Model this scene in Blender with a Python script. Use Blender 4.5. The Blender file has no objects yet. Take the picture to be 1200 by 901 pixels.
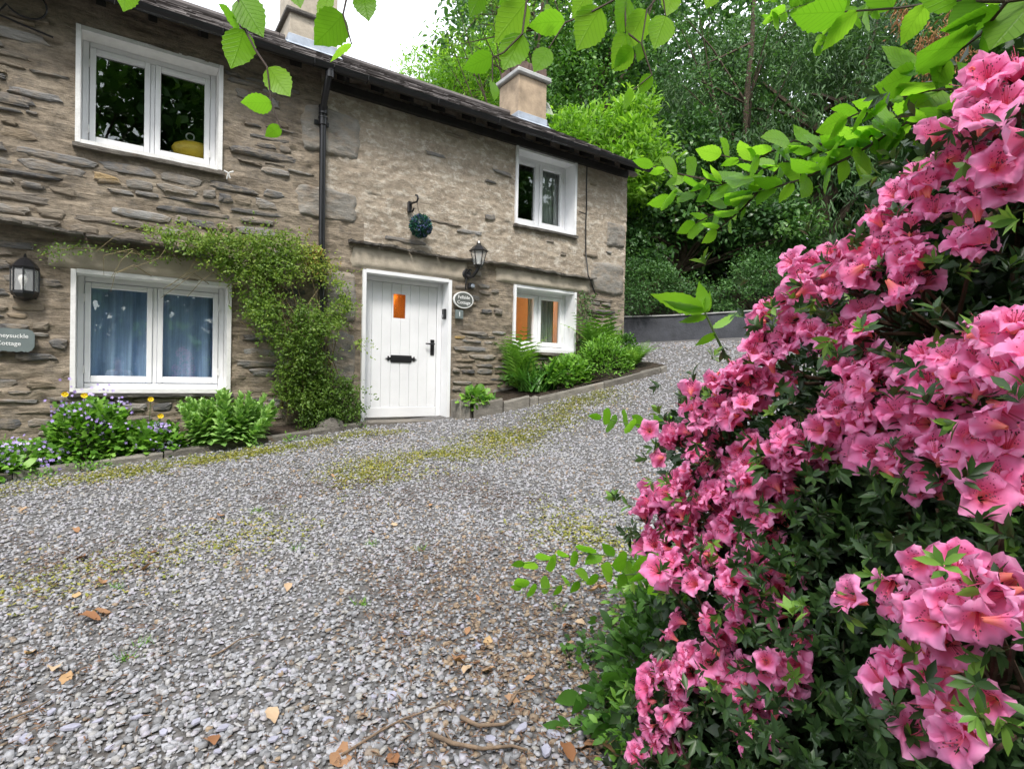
import bpy, math, random
import numpy as np
from mathutils import Vector, Matrix

S = bpy.context.scene
COL = S.collection
random.seed(7)
R = np.random.default_rng(11)
rad = math.radians

# ------------------------------------------------------------------ camera
CAM = np.array([0.0, -7.0, 0.59]); FPX = 671.3          # focal length in pixels of a 1200 px wide frame
YAW, PIT, ROL = rad(34.372), rad(-0.793), rad(1.197)
fw = np.array([math.sin(YAW)*math.cos(PIT), math.cos(YAW)*math.cos(PIT), math.sin(PIT)])
rt = np.array([math.cos(YAW), -math.sin(YAW), 0.0]); up = np.cross(rt, fw)
rt, up = math.cos(ROL)*rt+math.sin(ROL)*up, -math.sin(ROL)*rt+math.cos(ROL)*up
cd = bpy.data.cameras.new('camera'); cam = bpy.data.objects.new('camera', cd); COL.objects.link(cam)
cd.sensor_width = 36; cd.lens = 36*FPX/1200; cd.clip_start = 0.05; cd.clip_end = 2000
mw = Matrix.Identity(4)
for i in range(3):
    mw[i][0], mw[i][1], mw[i][2], mw[i][3] = rt[i], up[i], -fw[i], CAM[i]
cam.matrix_world = mw
S.camera = cam

# ------------------------------------------------------------------ world, sun, exposure
SUN_EL, SUN_AZ = rad(56), rad(212)     # azimuth measured from +Y clockwise: behind the camera, to its left
W = bpy.data.worlds.new('World'); S.world = W; W.use_nodes = True
nt = W.node_tree; nt.nodes.clear()
sky = nt.nodes.new('ShaderNodeTexSky'); sky.sky_type = 'NISHITA'; sky.sun_disc = False
sky.sun_elevation = SUN_EL; sky.sun_rotation = SUN_AZ; sky.air_density = 1.0; sky.dust_density = 3.0; sky.ozone_density = 1.0
mixw = nt.nodes.new('ShaderNodeMixRGB'); mixw.inputs[0].default_value = 0.72
mixw.inputs[2].default_value = (6.6, 6.75, 6.9, 1)        # even bright cloud cover
bgn = nt.nodes.new('ShaderNodeBackground'); bgn.inputs[1].default_value = 0.15
wo = nt.nodes.new('ShaderNodeOutputWorld')
nt.links.new(sky.outputs[0], mixw.inputs[1]); nt.links.new(mixw.outputs[0], bgn.inputs[0]); nt.links.new(bgn.outputs[0], wo.inputs[0])
sd = bpy.data.lights.new('sun', 'SUN'); sd.energy = 1.5; sd.angle = rad(12); sd.color = (1.0, 0.95, 0.88)
so = bpy.data.objects.new('sun', sd); COL.objects.link(so)
sdir = Vector((math.sin(SUN_AZ)*math.cos(SUN_EL), math.cos(SUN_AZ)*math.cos(SUN_EL), math.sin(SUN_EL)))
so.rotation_euler = sdir.to_track_quat('Z', 'Y').to_euler(); so.location = (-6, -20, 20)
S.view_settings.view_transform = 'Standard'; S.view_settings.look = 'None'
S.view_settings.gamma = 1; S.view_settings.use_curve_mapping = False
S.view_settings.exposure = 1.36
S.cycles.max_bounces = 8; S.cycles.transparent_max_bounces = 12

# ------------------------------------------------------------------ helpers
def P(x, y, d):                    # a point seen at photo pixel (x, y), d metres ahead of the camera
    return CAM + d*(fw + rt*(x-600)/FPX - up*(y-450.5)/FPX)
XS = [-60,-30,-4,-1,1,2.4,3.1,3.75,5,7,9,12,16,30,60]
ZS = [-4,-2.3,-.62,-.35,-.17,-.055,-.03,.02,.33,.83,1.2,1.58,2.2,3.5,5]
def gz(X, Y):                      # terrain height
    X = np.asarray(X, float); Y = np.asarray(Y, float)
    z = np.interp(X, XS, ZS)
    z = z + np.where(Y < 0, .085*np.maximum(Y, -14), .06*np.minimum(Y, 5))
    hill = np.clip(Y-5.5+np.clip(X-9, 0, 6)*.55, 0, 60)
    z = z + np.where((Y > 1.5), hill*.42, 0)*np.clip((Y-1.5)/3, 0, 1)
    return z
def ground_hit(x, y):
    d = P(x, y, 1.0)-CAM; t = .6
    for i in range(6000):
        p = CAM+d*t
        if p[2] < gz(p[0], p[1]): return p
        t += .006
    return p
def vnoise(x, y, seed=0):          # smooth value noise, numpy
    x = np.asarray(x, float); y = np.asarray(y, float)
    xi = np.floor(x).astype(np.int64); yi = np.floor(y).astype(np.int64); xf = x-xi; yf = y-yi
    xf = xf*xf*(3-2*xf); yf = yf*yf*(3-2*yf)
    def h(a, b):
        n = (a*374761393 + b*668265263 + seed*1442695041) & 0x7fffffff
        n = ((n ^ (n >> 13))*1274126177) & 0x7fffffff
        return ((n ^ (n >> 16)) & 0xffff)/65535.0
    return (h(xi, yi)*(1-xf)+h(xi+1, yi)*xf)*(1-yf)+(h(xi, yi+1)*(1-xf)+h(xi+1, yi+1)*xf)*yf
def fbm(x, y, seed=0, o=4):
    s = 0; a = .5; t = 0
    for k in range(o):
        s = s+a*vnoise(x*2**k, y*2**k, seed+k); t += a; a *= .5
    return s/t

PINV = {}
def thing(name, label, cat, loc=(0,0,0), group=None):
    o = bpy.data.objects.new(name, None); COL.objects.link(o); o.location = loc; o.empty_display_size = .1
    PINV[o.name] = Vector((-loc[0], -loc[1], -loc[2]))
    o['label'] = label; o['category'] = cat
    if group: o['group'] = group
    return o
def tag(o, label, cat, group=None, kind=None):
    if label: o['label'] = label
    if cat: o['category'] = cat
    if group: o['group'] = group
    if kind: o['kind'] = kind
    return o
def rawmesh(name, V, F, mats, midx=None, smooth=False, attr=None):
    """V (n,3); F (m,k) uniform polygons, or a list of index tuples"""
    me = bpy.data.meshes.new(name)
    V = np.asarray(V, np.float32)
    if isinstance(F, np.ndarray):
        m, k = F.shape
        me.vertices.add(len(V)); me.vertices.foreach_set('co', V.ravel())
        me.loops.add(m*k); me.loops.foreach_set('vertex_index', F.astype(np.int32).ravel())
        me.polygons.add(m); me.polygons.foreach_set('loop_start', np.arange(0, m*k, k, dtype=np.int32))
        try: me.polygons.foreach_set('loop_total', np.full(m, k, np.int32))
        except Exception: pass
    else:
        me.from_pydata(V.tolist(), [], F)
    if not isinstance(mats, (list, tuple)): mats = [mats]
    for mm in mats: me.materials.append(mm)
    if midx is not None: me.polygons.foreach_set('material_index', np.asarray(midx, np.int32))
    if smooth: me.polygons.foreach_set('use_smooth', np.ones(len(me.polygons), bool))
    if attr is not None:
        for an, av in attr.items():
            a = me.attributes.new(an, 'FLOAT', 'POINT'); a.data.foreach_set('value', np.asarray(av, np.float32))
    me.update(calc_edges=True)
    return me
def obj(name, me, parent=None, inv=True):
    o = bpy.data.objects.new(name, me)
    COL.objects.link(o)
    if parent is not None:
        o.parent = parent
        if inv: o.matrix_parent_inverse = Matrix.Translation(rootoff(parent))
    return o
def rootoff(p):
    return PINV.get(p.name, Vector((0,0,0)))

class MB:
    """collects shapes into one mesh"""
    def __init__(s): s.v = []; s.f = []; s.m = []
    def add(s, V, F, m=0):
        b = len(s.v); s.v += [tuple(map(float, q)) for q in V]; s.f += [tuple(i+b for i in q) for q in F]; s.m += [m]*len(F); return s
    def box(s, x0, x1, y0, y1, z0, z1, m=0, j=0):
        V = [(x,y,z) for z in (z0,z1) for y in (y0,y1) for x in (x0,x1)]
        if j: V = [tuple(c+random.uniform(-j, j) for c in q) for q in V]
        return s.add(V, [(0,2,3,1),(4,5,7,6),(0,1,5,4),(2,6,7,3),(0,4,6,2),(1,3,7,5)], m)
    def bbox(s, x0, x1, y0, y1, z0, z1, b=.008, m=0):     # box with chamfered edges
        V = []; idx = {}
        for xi, x in ((0,x0),(1,x1)):
            for yi, y in ((0,y0),(1,y1)):
                for zi, z in ((0,z0),(1,z1)):
                    sx, sy, sz = (b if not xi else -b), (b if not yi else -b), (b if not zi else -b)
                    for a, q in (('x',(x,y+sy,z+sz)),('y',(x+sx,y,z+sz)),('z',(x+sx,y+sy,z))):
                        idx[(xi,yi,zi,a)] = len(V); V.append(q)
        F = []
        for a in (0,1):
            F.append([idx[(a,0,0,'x')],idx[(a,1,0,'x')],idx[(a,1,1,'x')],idx[(a,0,1,'x')]][::(-1 if a==0 else 1)])
            F.append([idx[(0,a,0,'y')],idx[(1,a,0,'y')],idx[(1,a,1,'y')],idx[(0,a,1,'y')]][::(1 if a==0 else -1)])
            F.append([idx[(0,0,a,'z')],idx[(1,0,a,'z')],idx[(1,1,a,'z')],idx[(0,1,a,'z')]][::(-1 if a==0 else 1)])
            for b2 in (0,1):
                F.append([idx[(a,b2,0,'x')],idx[(a,b2,1,'x')],idx[(a,b2,1,'y')],idx[(a,b2,0,'y')]])
                F.append([idx[(a,0,b2,'x')],idx[(a,1,b2,'x')],idx[(a,1,b2,'z')],idx[(a,0,b2,'z')]])
                F.append([idx[(0,a,b2,'y')],idx[(1,a,b2,'y')],idx[(1,a,b2,'z')],idx[(0,a,b2,'z')]])
                for c in (0,1): F.append([idx[(a,b2,c,'x')],idx[(a,b2,c,'y')],idx[(a,b2,c,'z')]])
        return s.add(V, F, m)
    def tube(s, pts, r, n=6, m=0, cap=True):
        pts = [np.asarray(p, float) for p in pts]; k = len(pts)
        rs = [r]*k if np.isscalar(r) else list(r)
        V = []; F = []
        ref = None
        for i in range(k):
            d = pts[min(i+1,k-1)]-pts[max(i-1,0)]; d = d/(np.linalg.norm(d)+1e-9)
            if ref is None:
                ref = np.cross(d, (0,0,1) if abs(d[2]) < .9 else (1,0,0))
            ref = ref-d*np.dot(ref, d); ref /= np.linalg.norm(ref)+1e-9
            b = np.cross(d, ref)
            for q in range(n):
                a = 2*math.pi*q/n; V.append(pts[i]+rs[i]*(math.cos(a)*ref+math.sin(a)*b))
        for i in range(k-1):
            for q in range(n): F.append((i*n+q, i*n+(q+1)%n, (i+1)*n+(q+1)%n, (i+1)*n+q))
        if cap: F.append(tuple(range(n))[::-1]); F.append(tuple((k-1)*n+q for q in range(n)))
        return s.add(V, F, m)
    def lathe(s, prof, c, n=16, m=0, axis='z'):
        V = []; F = []; k = len(prof)
        for (r_, h) in prof:
            for q in range(n):
                a = 2*math.pi*q/n+math.pi/n
                p = (r_*math.cos(a), r_*math.sin(a), h)
                if axis == 'y': p = (p[0], p[2], p[1])
                V.append((c[0]+p[0], c[1]+p[1], c[2]+p[2]))
        for i in range(k-1):
            for q in range(n): F.append((i*n+q, i*n+(q+1)%n, (i+1)*n+(q+1)%n, (i+1)*n+q))
        F.append(tuple(range(n))[::-1]); F.append(tuple((k-1)*n+q for q in range(n)))
        return s.add(V, F, m)
    def prism(s, poly, y0, y1, m=0):      # polygon in (x, z), extruded along y
        n = len(poly); V = [(p[0], y0, p[1]) for p in poly]+[(p[0], y1, p[1]) for p in poly]
        F = [tuple(range(n)), tuple(range(2*n-1, n-1, -1))]+[(i, i+n, (i+1)%n+n, (i+1)%n) for i in range(n)]
        return s.add(V, F, m)
    def build(s, name, mats, parent=None, smooth=False):
        me = rawmesh(name, s.v, s.f, mats, s.m, smooth)
        return obj(name, me, parent)

def autosmooth(o, ang=40):
    me = o.data
    me.polygons.foreach_set('use_smooth', np.ones(len(me.polygons), bool))
    try: me.set_sharp_from_angle(angle=rad(ang))
    except Exception: pass
    return o

# ------------------------------------------------------------------ materials
def nodes(name):
    m = bpy.data.materials.new(name); m.use_nodes = True
    t = m.node_tree; t.nodes.clear()
    out = t.nodes.new('ShaderNodeOutputMaterial'); b = t.nodes.new('ShaderNodeBsdfPrincipled')
    t.links.new(b.outputs[0], out.inputs[0])
    return m, t, b, out
def N(t, typ, **kw):
    n = t.nodes.new('ShaderNode'+typ)
    for k, v in kw.items():
        if isinstance(k, str) and hasattr(n, k): setattr(n, k, v)
        else: n.inputs[k.replace('_', ' ')].default_value = v
    return n
def noise_tex(t, scale, detail=6, rough=.6, stretch=(1,1,1), coord='pos', dist=0):
    if coord == 'pos': c = t.nodes.new('ShaderNodeNewGeometry').outputs['Position']
    else: c = t.nodes.new('ShaderNodeTexCoord').outputs['Object']
    mp = t.nodes.new('ShaderNodeMapping'); mp.inputs['Scale'].default_value = stretch
    t.links.new(c, mp.inputs[0])
    n = t.nodes.new('ShaderNodeTexNoise'); n.inputs['Scale'].default_value = scale; n.inputs['Detail'].default_value = detail
    n.inputs['Roughness'].default_value = rough; n.inputs['Distortion'].default_value = dist
    t.links.new(mp.outputs[0], n.inputs['Vector'])
    return n.outputs[0]
def ramp(t, src, stops, interp='LINEAR'):
    r = t.nodes.new('ShaderNodeValToRGB'); r.color_ramp.interpolation = interp
    e = r.color_ramp.elements
    while len(e) > 1: e.remove(e[-1])
    e[0].position = stops[0][0]; e[0].color = (*stops[0][1], 1) if len(stops[0][1]) == 3 else stops[0][1]
    for p, c in stops[1:]:
        q = e.new(p); q.color = (*c, 1)
    t.links.new(src, r.inputs[0]); return r.outputs[0]
def mix(t, fac, a, b, typ='MIX'):
    n = t.nodes.new('ShaderNodeMixRGB'); n.blend_type = typ
    for i, q in ((0, fac), (1, a), (2, b)):
        if hasattr(q, 'is_linked') or hasattr(q, 'links'): t.links.new(q, n.inputs[i])
        elif isinstance(q, tuple): n.inputs[i].default_value = (*q, 1)
        else: n.inputs[i].default_value = q
    return n.outputs[0]
def bump(t, b, h, strength=.5, dist=.01):
    n = t.nodes.new('ShaderNodeBump'); n.inputs['Strength'].default_value = strength; n.inputs['Distance'].default_value = dist
    t.links.new(h, n.inputs['Height']); t.links.new(n.outputs[0], b.inputs['Normal'])
def attr(t, name):
    a = t.nodes.new('ShaderNodeAttribute'); a.attribute_name = name; return a.outputs['Fac']
def objrand(t): return t.nodes.new('ShaderNodeObjectInfo').outputs['Random']
def g3(v): return (v, v, v)

def plain(name, col, rough=.5, var=.12, scale=6, bstr=0, bdist=.005, metal=0, spec=.5):
    m, t, b, o = nodes(name)
    n = noise_tex(t, scale)
    lo = tuple(c*(1-var) for c in col); hi = tuple(min(1, c*(1+var)) for c in col)
    t.links.new(ramp(t, n, [(.3, lo), (.7, hi)]), b.inputs['Base Color'])
    b.inputs['Roughness'].default_value = rough; b.inputs['Metallic'].default_value = metal
    b.inputs['Specular IOR Level'].default_value = spec
    if bstr: bump(t, b, noise_tex(t, scale*6), bstr, bdist)
    return m

def leafmat(name, stops, source='attr', trans=.35, rough=.45, tcol=1.3, spec=.4, veins=False):
    m, t, b, out = nodes(name)
    src = attr(t, 'rnd') if source == 'attr' else objrand(t)
    c = ramp(t, src, stops)
    if veins:
        tc = t.nodes.new('ShaderNodeTexCoord'); sp = t.nodes.new('ShaderNodeSeparateXYZ'); t.links.new(tc.outputs['Object'], sp.inputs[0])
        ab = t.nodes.new('ShaderNodeMath'); ab.operation = 'ABSOLUTE'; t.links.new(sp.outputs[1], ab.inputs[0])
        mu = t.nodes.new('ShaderNodeMath'); mu.operation = 'MULTIPLY_ADD'; mu.inputs[1].default_value = -.9
        t.links.new(ab.outputs[0], mu.inputs[0]); t.links.new(sp.outputs[0], mu.inputs[2])
        si = t.nodes.new('ShaderNodeMath'); si.operation = 'MULTIPLY'; si.inputs[1].default_value = 52; t.links.new(mu.outputs[0], si.inputs[0])
        sn = t.nodes.new('ShaderNodeMath'); sn.operation = 'SINE'; t.links.new(si.outputs[0], sn.inputs[0])
        v = ramp(t, sn.outputs[0], [(.80, g3(0)), (1, g3(1))])
        mid = ramp(t, ab.outputs[0], [(0, g3(1)), (.022, g3(0))])
        vv = mix(t, 1.0, v, mid, 'LIGHTEN')
        c2 = mix(t, 1.0, c, (.80, .84, .7), 'MULTIPLY'); c = mix(t, vv, c, c2)
        bump(t, b, vv, .35, .004)
    t.links.new(c, b.inputs['Base Color']); b.inputs['Roughness'].default_value = rough; b.inputs['Specular IOR Level'].default_value = spec
    tr = t.nodes.new('ShaderNodeBsdfTranslucent')
    tc2 = mix(t, 1.0, c, (tcol, tcol*1.05, tcol*.55), 'MULTIPLY'); t.links.new(tc2, tr.inputs[0])
    ms = t.nodes.new('ShaderNodeMixShader'); ms.inputs[0].default_value = trans
    t.links.new(b.outputs[0], ms.inputs[1]); t.links.new(tr.outputs[0], ms.inputs[2]); t.links.new(ms.outputs[0], out.inputs[0])
    return m

def stone_mat(name, stops, stretch=(3,3,14), bstr=.9, source='obj', speck=True, smear=False):
    m, t, b, o = nodes(name)
    base = ramp(t, objrand(t) if source == 'obj' else attr(t, 'rnd'), stops)
    n1 = noise_tex(t, 2.6, 9, .72, stretch); n2 = noise_tex(t, 9, 8, .7, (1,1,2))
    v = ramp(t, n1, [(.25, g3(.55)), (.5, g3(.95)), (.75, g3(1.35))])
    c = mix(t, 1.0, base, v, 'MULTIPLY')
    if smear:
        n5 = noise_tex(t, 4.2, 8, .7, (1,1,1.8)); c = mix(t, ramp(t, n5, [(.47, g3(0)), (.60, g3(.85))]), c, (.29,.243,.19))
    if speck:
        w = ramp(t, n2, [(.56, g3(0)), (.66, g3(1))]); c = mix(t, mix(t, 1.0, w, g3(.45), 'MULTIPLY'), c, (.27, .25, .21))
        n3 = noise_tex(t, 3.1, 6, .6); rs = ramp(t, n3, [(.62, g3(0)), (.72, g3(.55))]); c = mix(t, rs, c, (.16, .095, .05))
    t.links.new(c, b.inputs['Base Color']); b.inputs['Roughness'].default_value = .78; b.inputs['Specular IOR Level'].default_value = .3
    bump(t, b, mix(t, .35, n1, n2), bstr, .06)
    return m

MAT = {}
# rubble: slate greys, browns
MAT['stone'] = stone_mat('slate_rubble', [(0,(.09,.09,.095)),(.2,(.15,.147,.143)),(.4,(.25,.245,.24)),(.55,(.2,.17,.135)),(.7,(.32,.315,.305)),(.85,(.24,.2,.15)),(.965,(.28,.22,.15)),(1,(.42,.28,.10))], smear=True)
MAT['quoin'] = stone_mat('quoin_stone', [(0,(.2,.19,.172)),(1,(.27,.255,.228))], (1.6,1.6,3), 1.0, smear=True)
MAT['slab'] = stone_mat('slate_slab', [(0,(.09,.085,.08)),(1,(.2,.18,.155))], (2,2,8), .8)
def mortar(name, stops, patches, bs, strata=1.0):
    m, t, b, o = nodes(name)
    n = noise_tex(t, 1.6, 8, .65, (1,1,2.2)); n2 = noise_tex(t, 14, 8, .7); n3 = noise_tex(t, .9, 5, .6); n4 = noise_tex(t, 6.5, 9, .74, (1,1,1.7), dist=.12); n5 = noise_tex(t, 2.6, 7, .7, (1,1,7))
    c = ramp(t, n, stops)
    c = mix(t, 1.0, c, ramp(t, n2, [(.3, g3(.68)), (.55, g3(1)), (.75, g3(1.25))]), 'MULTIPLY')
    c = mix(t, ramp(t, n4, [(.50, g3(0)), (.62, g3(patches[0]))]), c, patches[1])
    c = mix(t, ramp(t, n3, [(.55, g3(0)), (.7, g3(patches[2]))]), c, patches[3])
    t.links.new(c, b.inputs['Base Color']); b.inputs['Roughness'].default_value = .9; b.inputs['Specular IOR Level'].default_value = .2
    c0 = mix(t, 1.0, c, ramp(t, n5, [(.36, g3(1-.38*strata)), (.5, g3(1.0)), (.66, g3(1+.12*strata))]), 'MULTIPLY'); t.links.new(c0, b.inputs['Base Color'])
    bump(t, b, mix(t, .45*strata, mix(t, .5, n2, n4), n5), bs, .06)
    return m
MAT['mortar'] = mortar('lime_mortar', [(.25,(.16,.13,.098)),(.5,(.29,.24,.182)),(.75,(.41,.35,.275))], (.5,(.13,.12,.108),.35,(.2,.185,.165)), 1.0, 1.0)
MAT['render'] = mortar('rough_render', [(.25,(.27,.222,.17)),(.5,(.385,.325,.255)),(.75,(.47,.41,.33))], (.8,(.62,.575,.50),.6,(.29,.24,.185)), .9, .3)
MAT['lintel'] = plain('cement_lintel', (.40,.35,.28), .9, .28, 3.5, .5, .012)
MAT['white'] = plain('white_gloss_paint', (.77,.78,.80), .35, .05, 3, .12, .003)
MAT['white_old'] = plain('white_masonry_paint', (.72,.72,.71), .7, .09, 9, .6, .01)
MAT['black'] = plain('black_paint', (.012,.012,.014), .28, .2, 8, 0)
MAT['blackmatt'] = plain('black_timber', (.02,.018,.017), .7, .3, 8, .4, .005)
MAT['slate'] = plain('roof_slate', (.10,.088,.086), .8, .4, 5, .5, .01)
MAT['lead'] = plain('lead_flashing', (.3,.34,.4), .55, .3, 5, .3, .01)
MAT['chimrender'] = plain('chimney_render', (.34,.26,.18), .9, .35, 4, .5, .015)
MAT['concrete'] = plain('pale_concrete', (.38,.385,.38), .9, .2, 6, .4, .01)
MAT['brickdark'] = plain('dark_brick', (.12,.08,.065), .9, .4, 10, .6, .02)
MAT['kerb'] = stone_mat('kerb_stone', [(0,(.13,.12,.105)),(1,(.22,.205,.18))], (2,2,3), .6)
MAT['soil'] = plain('bed_soil', (.05,.034,.022), .95, .5, 14, 1, .04)
MAT['bark'] = plain('bark', (.085,.06,.04), .9, .45, 10, 1, .03)
MAT['barkpale'] = plain('pale_bark', (.2,.165,.12), .9, .35, 10, .8, .03)
MAT['twig'] = plain('twig_brown', (.05,.03,.018), .7, .3, 30)
MAT['darkwall'] = plain('dark_slate_wall', (.05,.054,.066), .7, .35, 4, .5, .02)
MAT['brass'] = plain('grey_metal', (.35,.35,.36), .4, .1, 8, 0, .005, .9)
def glass():
    m, t, b, out = nodes('window_glass'); t.nodes.remove(b)
    gl = N(t, 'BsdfGlossy'); gl.inputs['Roughness'].default_value = .0; gl.inputs[0].default_value = (.95,1,.97,1)
    tr = N(t, 'BsdfTransparent'); tr.inputs[0].default_value = (.9,.93,.92,1)
    fr = N(t, 'Fresnel'); fr.inputs['IOR'].default_value = 2.1
    bf = N(t, 'Math'); bf.operation = 'SUBTRACT'; bf.inputs[0].default_value = 1.0; t.links.new(N(t, 'NewGeometry').outputs['Backfacing'], bf.inputs[1])
    fm_ = N(t, 'Math'); fm_.operation = 'MULTIPLY'; t.links.new(fr.outputs[0], fm_.inputs[0]); t.links.new(bf.outputs[0], fm_.inputs[1])
    ms = N(t, 'MixShader'); t.links.new(fm_.outputs[0], ms.inputs[0]); t.links.new(tr.outputs[0], ms.inputs[1]); t.links.new(gl.outputs[0], ms.inputs[2]); t.links.new(ms.outputs[0], out.inputs[0])
    bp = N(t, 'Bump'); bp.inputs['Strength'].default_value = .03; bp.inputs['Distance'].default_value = .02
    t.links.new(noise_tex(t, 2.5, 2), bp.inputs['Height']); t.links.new(bp.outputs[0], gl.inputs['Normal'])
    return m
MAT['glass'] = glass()
def lampglass():
    m, t, b, out = nodes('lantern_glass')
    b.inputs['Base Color'].default_value = (.85,.87,.88,1); b.inputs['Roughness'].default_value = .15; b.inputs['Transmission Weight'].default_value = .0; b.inputs['Alpha'].default_value = .3
    return m
MAT['lampglass'] = lampglass()
def cloth(name, col, trans=.2):
    m, t, b, out = nodes(name)
    w = noise_tex(t, 60, 3, .5, (1,1,.05)); c = mix(t, 1.0, ramp(t, w, [(.3, g3(.85)), (.7, g3(1.1))]), col, 'MULTIPLY')
    t.links.new(c, b.inputs['Base Color']); b.inputs['Roughness'].default_value = .9
    return m
MAT['blue_curtain'] = cloth('blue_curtain_cloth', (.38,.50,.74))
MAT['pale_curtain'] = cloth('pale_curtain_cloth', (.5,.52,.5))
MAT['lamplit_wall'] = plain('lamp_tinted_room_paint', (.60,.36,.20), .8, .05, 2)  # orange of the warm lamplight is put into the wall colour
MAT['dark_room'] = plain('dim_room_paint', (.25,.22,.2), .9, .1, 2)

# ================================================================== GROUND
def ground_material():
    m, t, b, o = nodes('grit_ground')
    n = noise_tex(t, 1.1, 6, .6); n2 = noise_tex(t, 45, 6, .7); n3 = noise_tex(t, 14, 4, .6)
    c = ramp(t, n2, [(.3,(.07,.065,.06)), (.5,(.18,.172,.165)), (.72,(.34,.338,.34))])
    c = mix(t, ramp(t, n, [(.5, g3(0)), (.68, g3(.45))]), c, (.13,.095,.06))
    vo = N(t, 'TexVoronoi'); vo.inputs['Scale'].default_value = 38
    t.links.new(N(t, 'NewGeometry').outputs['Position'], vo.inputs['Vector'])
    c = mix(t, .55, c, mix(t, 1.0, ramp(t, vo.outputs['Color'], [(0,(.10,.10,.105)),(.5,(.2,.2,.21)),(1,(.33,.33,.34))]), ramp(t, vo.outputs['Distance'], [(0,g3(1.1)),(.45,g3(.3))]), 'MULTIPLY'))
    t.links.new(c, b.inputs['Base Color']); b.inputs['Roughness'].default_value = .9; b.inputs['Specular IOR Level'].default_value = .25
    bump(t, b, mix(t, .5, n2, vo.outputs['Distance']), .8, .03)
    return m
MAT['ground'] = ground_material()
def hill_material():
    m, t, b, o = nodes('woodland_floor')
    n = noise_tex(t, 1.3, 8, .7); c = ramp(t, n, [(.3,(.02,.022,.01)), (.55,(.035,.045,.015)), (.75,(.06,.05,.03))])
    t.links.new(c, b.inputs['Base Color']); b.inputs['Roughness'].default_value = .95
    bump(t, b, noise_tex(t, 9), 1, .1)
    return m
MAT['hill'] = hill_material()
def sheet(name, xs, ys, mats, pick=None, dz=0):
    X, Y = np.meshgrid(xs, ys); Z = gz(X, Y)+dz
    nx, ny = len(xs), len(ys)
    i = np.arange(ny-1)[:, None]*nx+np.arange(nx-1)[None, :]
    F = np.stack([i, i+1, i+nx+1, i+nx], -1).reshape(-1, 4)
    V = np.stack([X, Y, Z], -1).reshape(-1, 3)
    mi = None
    if pick is not None:
        cx = V[F].mean(1); mi = pick(cx[:, 0], cx[:, 1]).astype(int)
    return obj(name, rawmesh(name, V, F, mats, mi, True))
def axis(segs):
    r = []
    for a, b, s in segs: r += list(np.arange(a, b, s))
    return np.array(r+[segs[-1][1]])
gx = axis([(-300,-60,30),(-60,-10,5),(-10,-3,.7),(-3,14,.25),(14,40,2.5),(40,300,26)])
gy = axis([(-300,-60,30),(-60,-12,4),(-12,-8,.5),(-8,6,.25),(6,40,2),(40,300,26)])
def wooded(x, y): return ((y > 2.6+.25*(x-9)*0) & (x > 7.2)) | (y > 5.5) | (x+y*.6 > 16) | (y < -13)
gr = sheet('ground', gx, gy, [MAT['ground'], MAT['hill']], wooded)
tag(gr, None, None, kind='structure')

# ================================================================== COTTAGES
PARTY = 1.95; XR = 7.08; EAVE = 4.06; DEPTH = 5.0
OPEN = {'UL':(-.371,.882,2.767,3.894),'UR':(4.788,5.936,2.851,3.985),'LL':(-.392,.994,.352,1.542),'LR':(4.795,5.978,.982,1.948),'D':(2.499,3.731,-.04,1.892)}
cotL = thing('stone_cottage', 'brown slate rubble cottage with white windows on the left of the downpipe', 'cottage', (.5,0,-.25))
cotR = thing('rendered_cottage', 'roughcast cottage with white plank door and beige chimney, right of the downpipe', 'cottage', (4.5,0,0))

def wall_face(name, x0, x1, z1, ops, mat, parent, amp, seed, zsplit=None, crev=.018):
    xs = set(np.round(np.arange(x0, x1, .034), 4)) | {x1}; zs = set(np.round(np.arange(-1.6, z1, .028), 4)) | {z1}
    for k in ops:
        a, b, c, d = OPEN[k]; xs |= {a, b}; zs |= {c, d}
    xs = np.array(sorted(xs)); zs = np.array(sorted(zs))
    X, Z = np.meshgrid(xs, zs)
    rough = (fbm(X*3.2, Z*9, seed)-.5)*2.2*amp + (fbm(X*11, Z*17, seed+9, 3)-.5)*amp*1.9 + (fbm(X*.9, Z*.9, seed+5, 2)-.5)*.03
    Y = .012 - np.abs(rough)*.6 + rough*.5
    rg = np.abs(fbm(X*1.5+.7*fbm(X*2, Z*2, seed+40, 2), Z*11, seed+21, 3)-.5); Y = Y+crev*np.exp(-(rg/.028)**2)+crev*.5*(fbm(X*7, Z*26, seed+33, 2)-.5)
    nx = len(xs); i = np.arange(len(zs)-1)[:, None]*nx+np.arange(nx-1)[None, :]
    F = np.stack([i, i+1, i+nx+1, i+nx], -1).reshape(-1, 4)
    V = np.stack([X, Y, Z], -1).reshape(-1, 3)
    c = V[F].mean(1); keep = np.ones(len(F), bool)
    for k in ops:
        a, b, q, d = OPEN[k]; keep &= ~((c[:,0] > a) & (c[:,0] < b) & (c[:,2] > q) & (c[:,2] < d))
    mats = mat if isinstance(mat, list) else [mat]
    mi = None
    if zsplit is not None: mi = (c[keep][:, 2] > zsplit(c[keep][:, 0], c[keep][:, 2])).astype(int)
    return obj(name, rawmesh(name, V, F[keep], mats, mi, True), parent)
wall_face('wall', -6, PARTY, EAVE+.2, ['UL','LL'], MAT['mortar'], cotL, .022, 3)
wall_face('wall', PARTY, XR, EAVE+.2, ['UR','LR','D'], [MAT['mortar'], MAT['render']], cotR, .016, 17, crev=.012, zsplit=
          lambda x, z: 2.15+.0*x-np.where(x < 2.5, -.4+.0*z, 0)+(fbm(x*3, z*3, 77)-.5)*.3)
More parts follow.
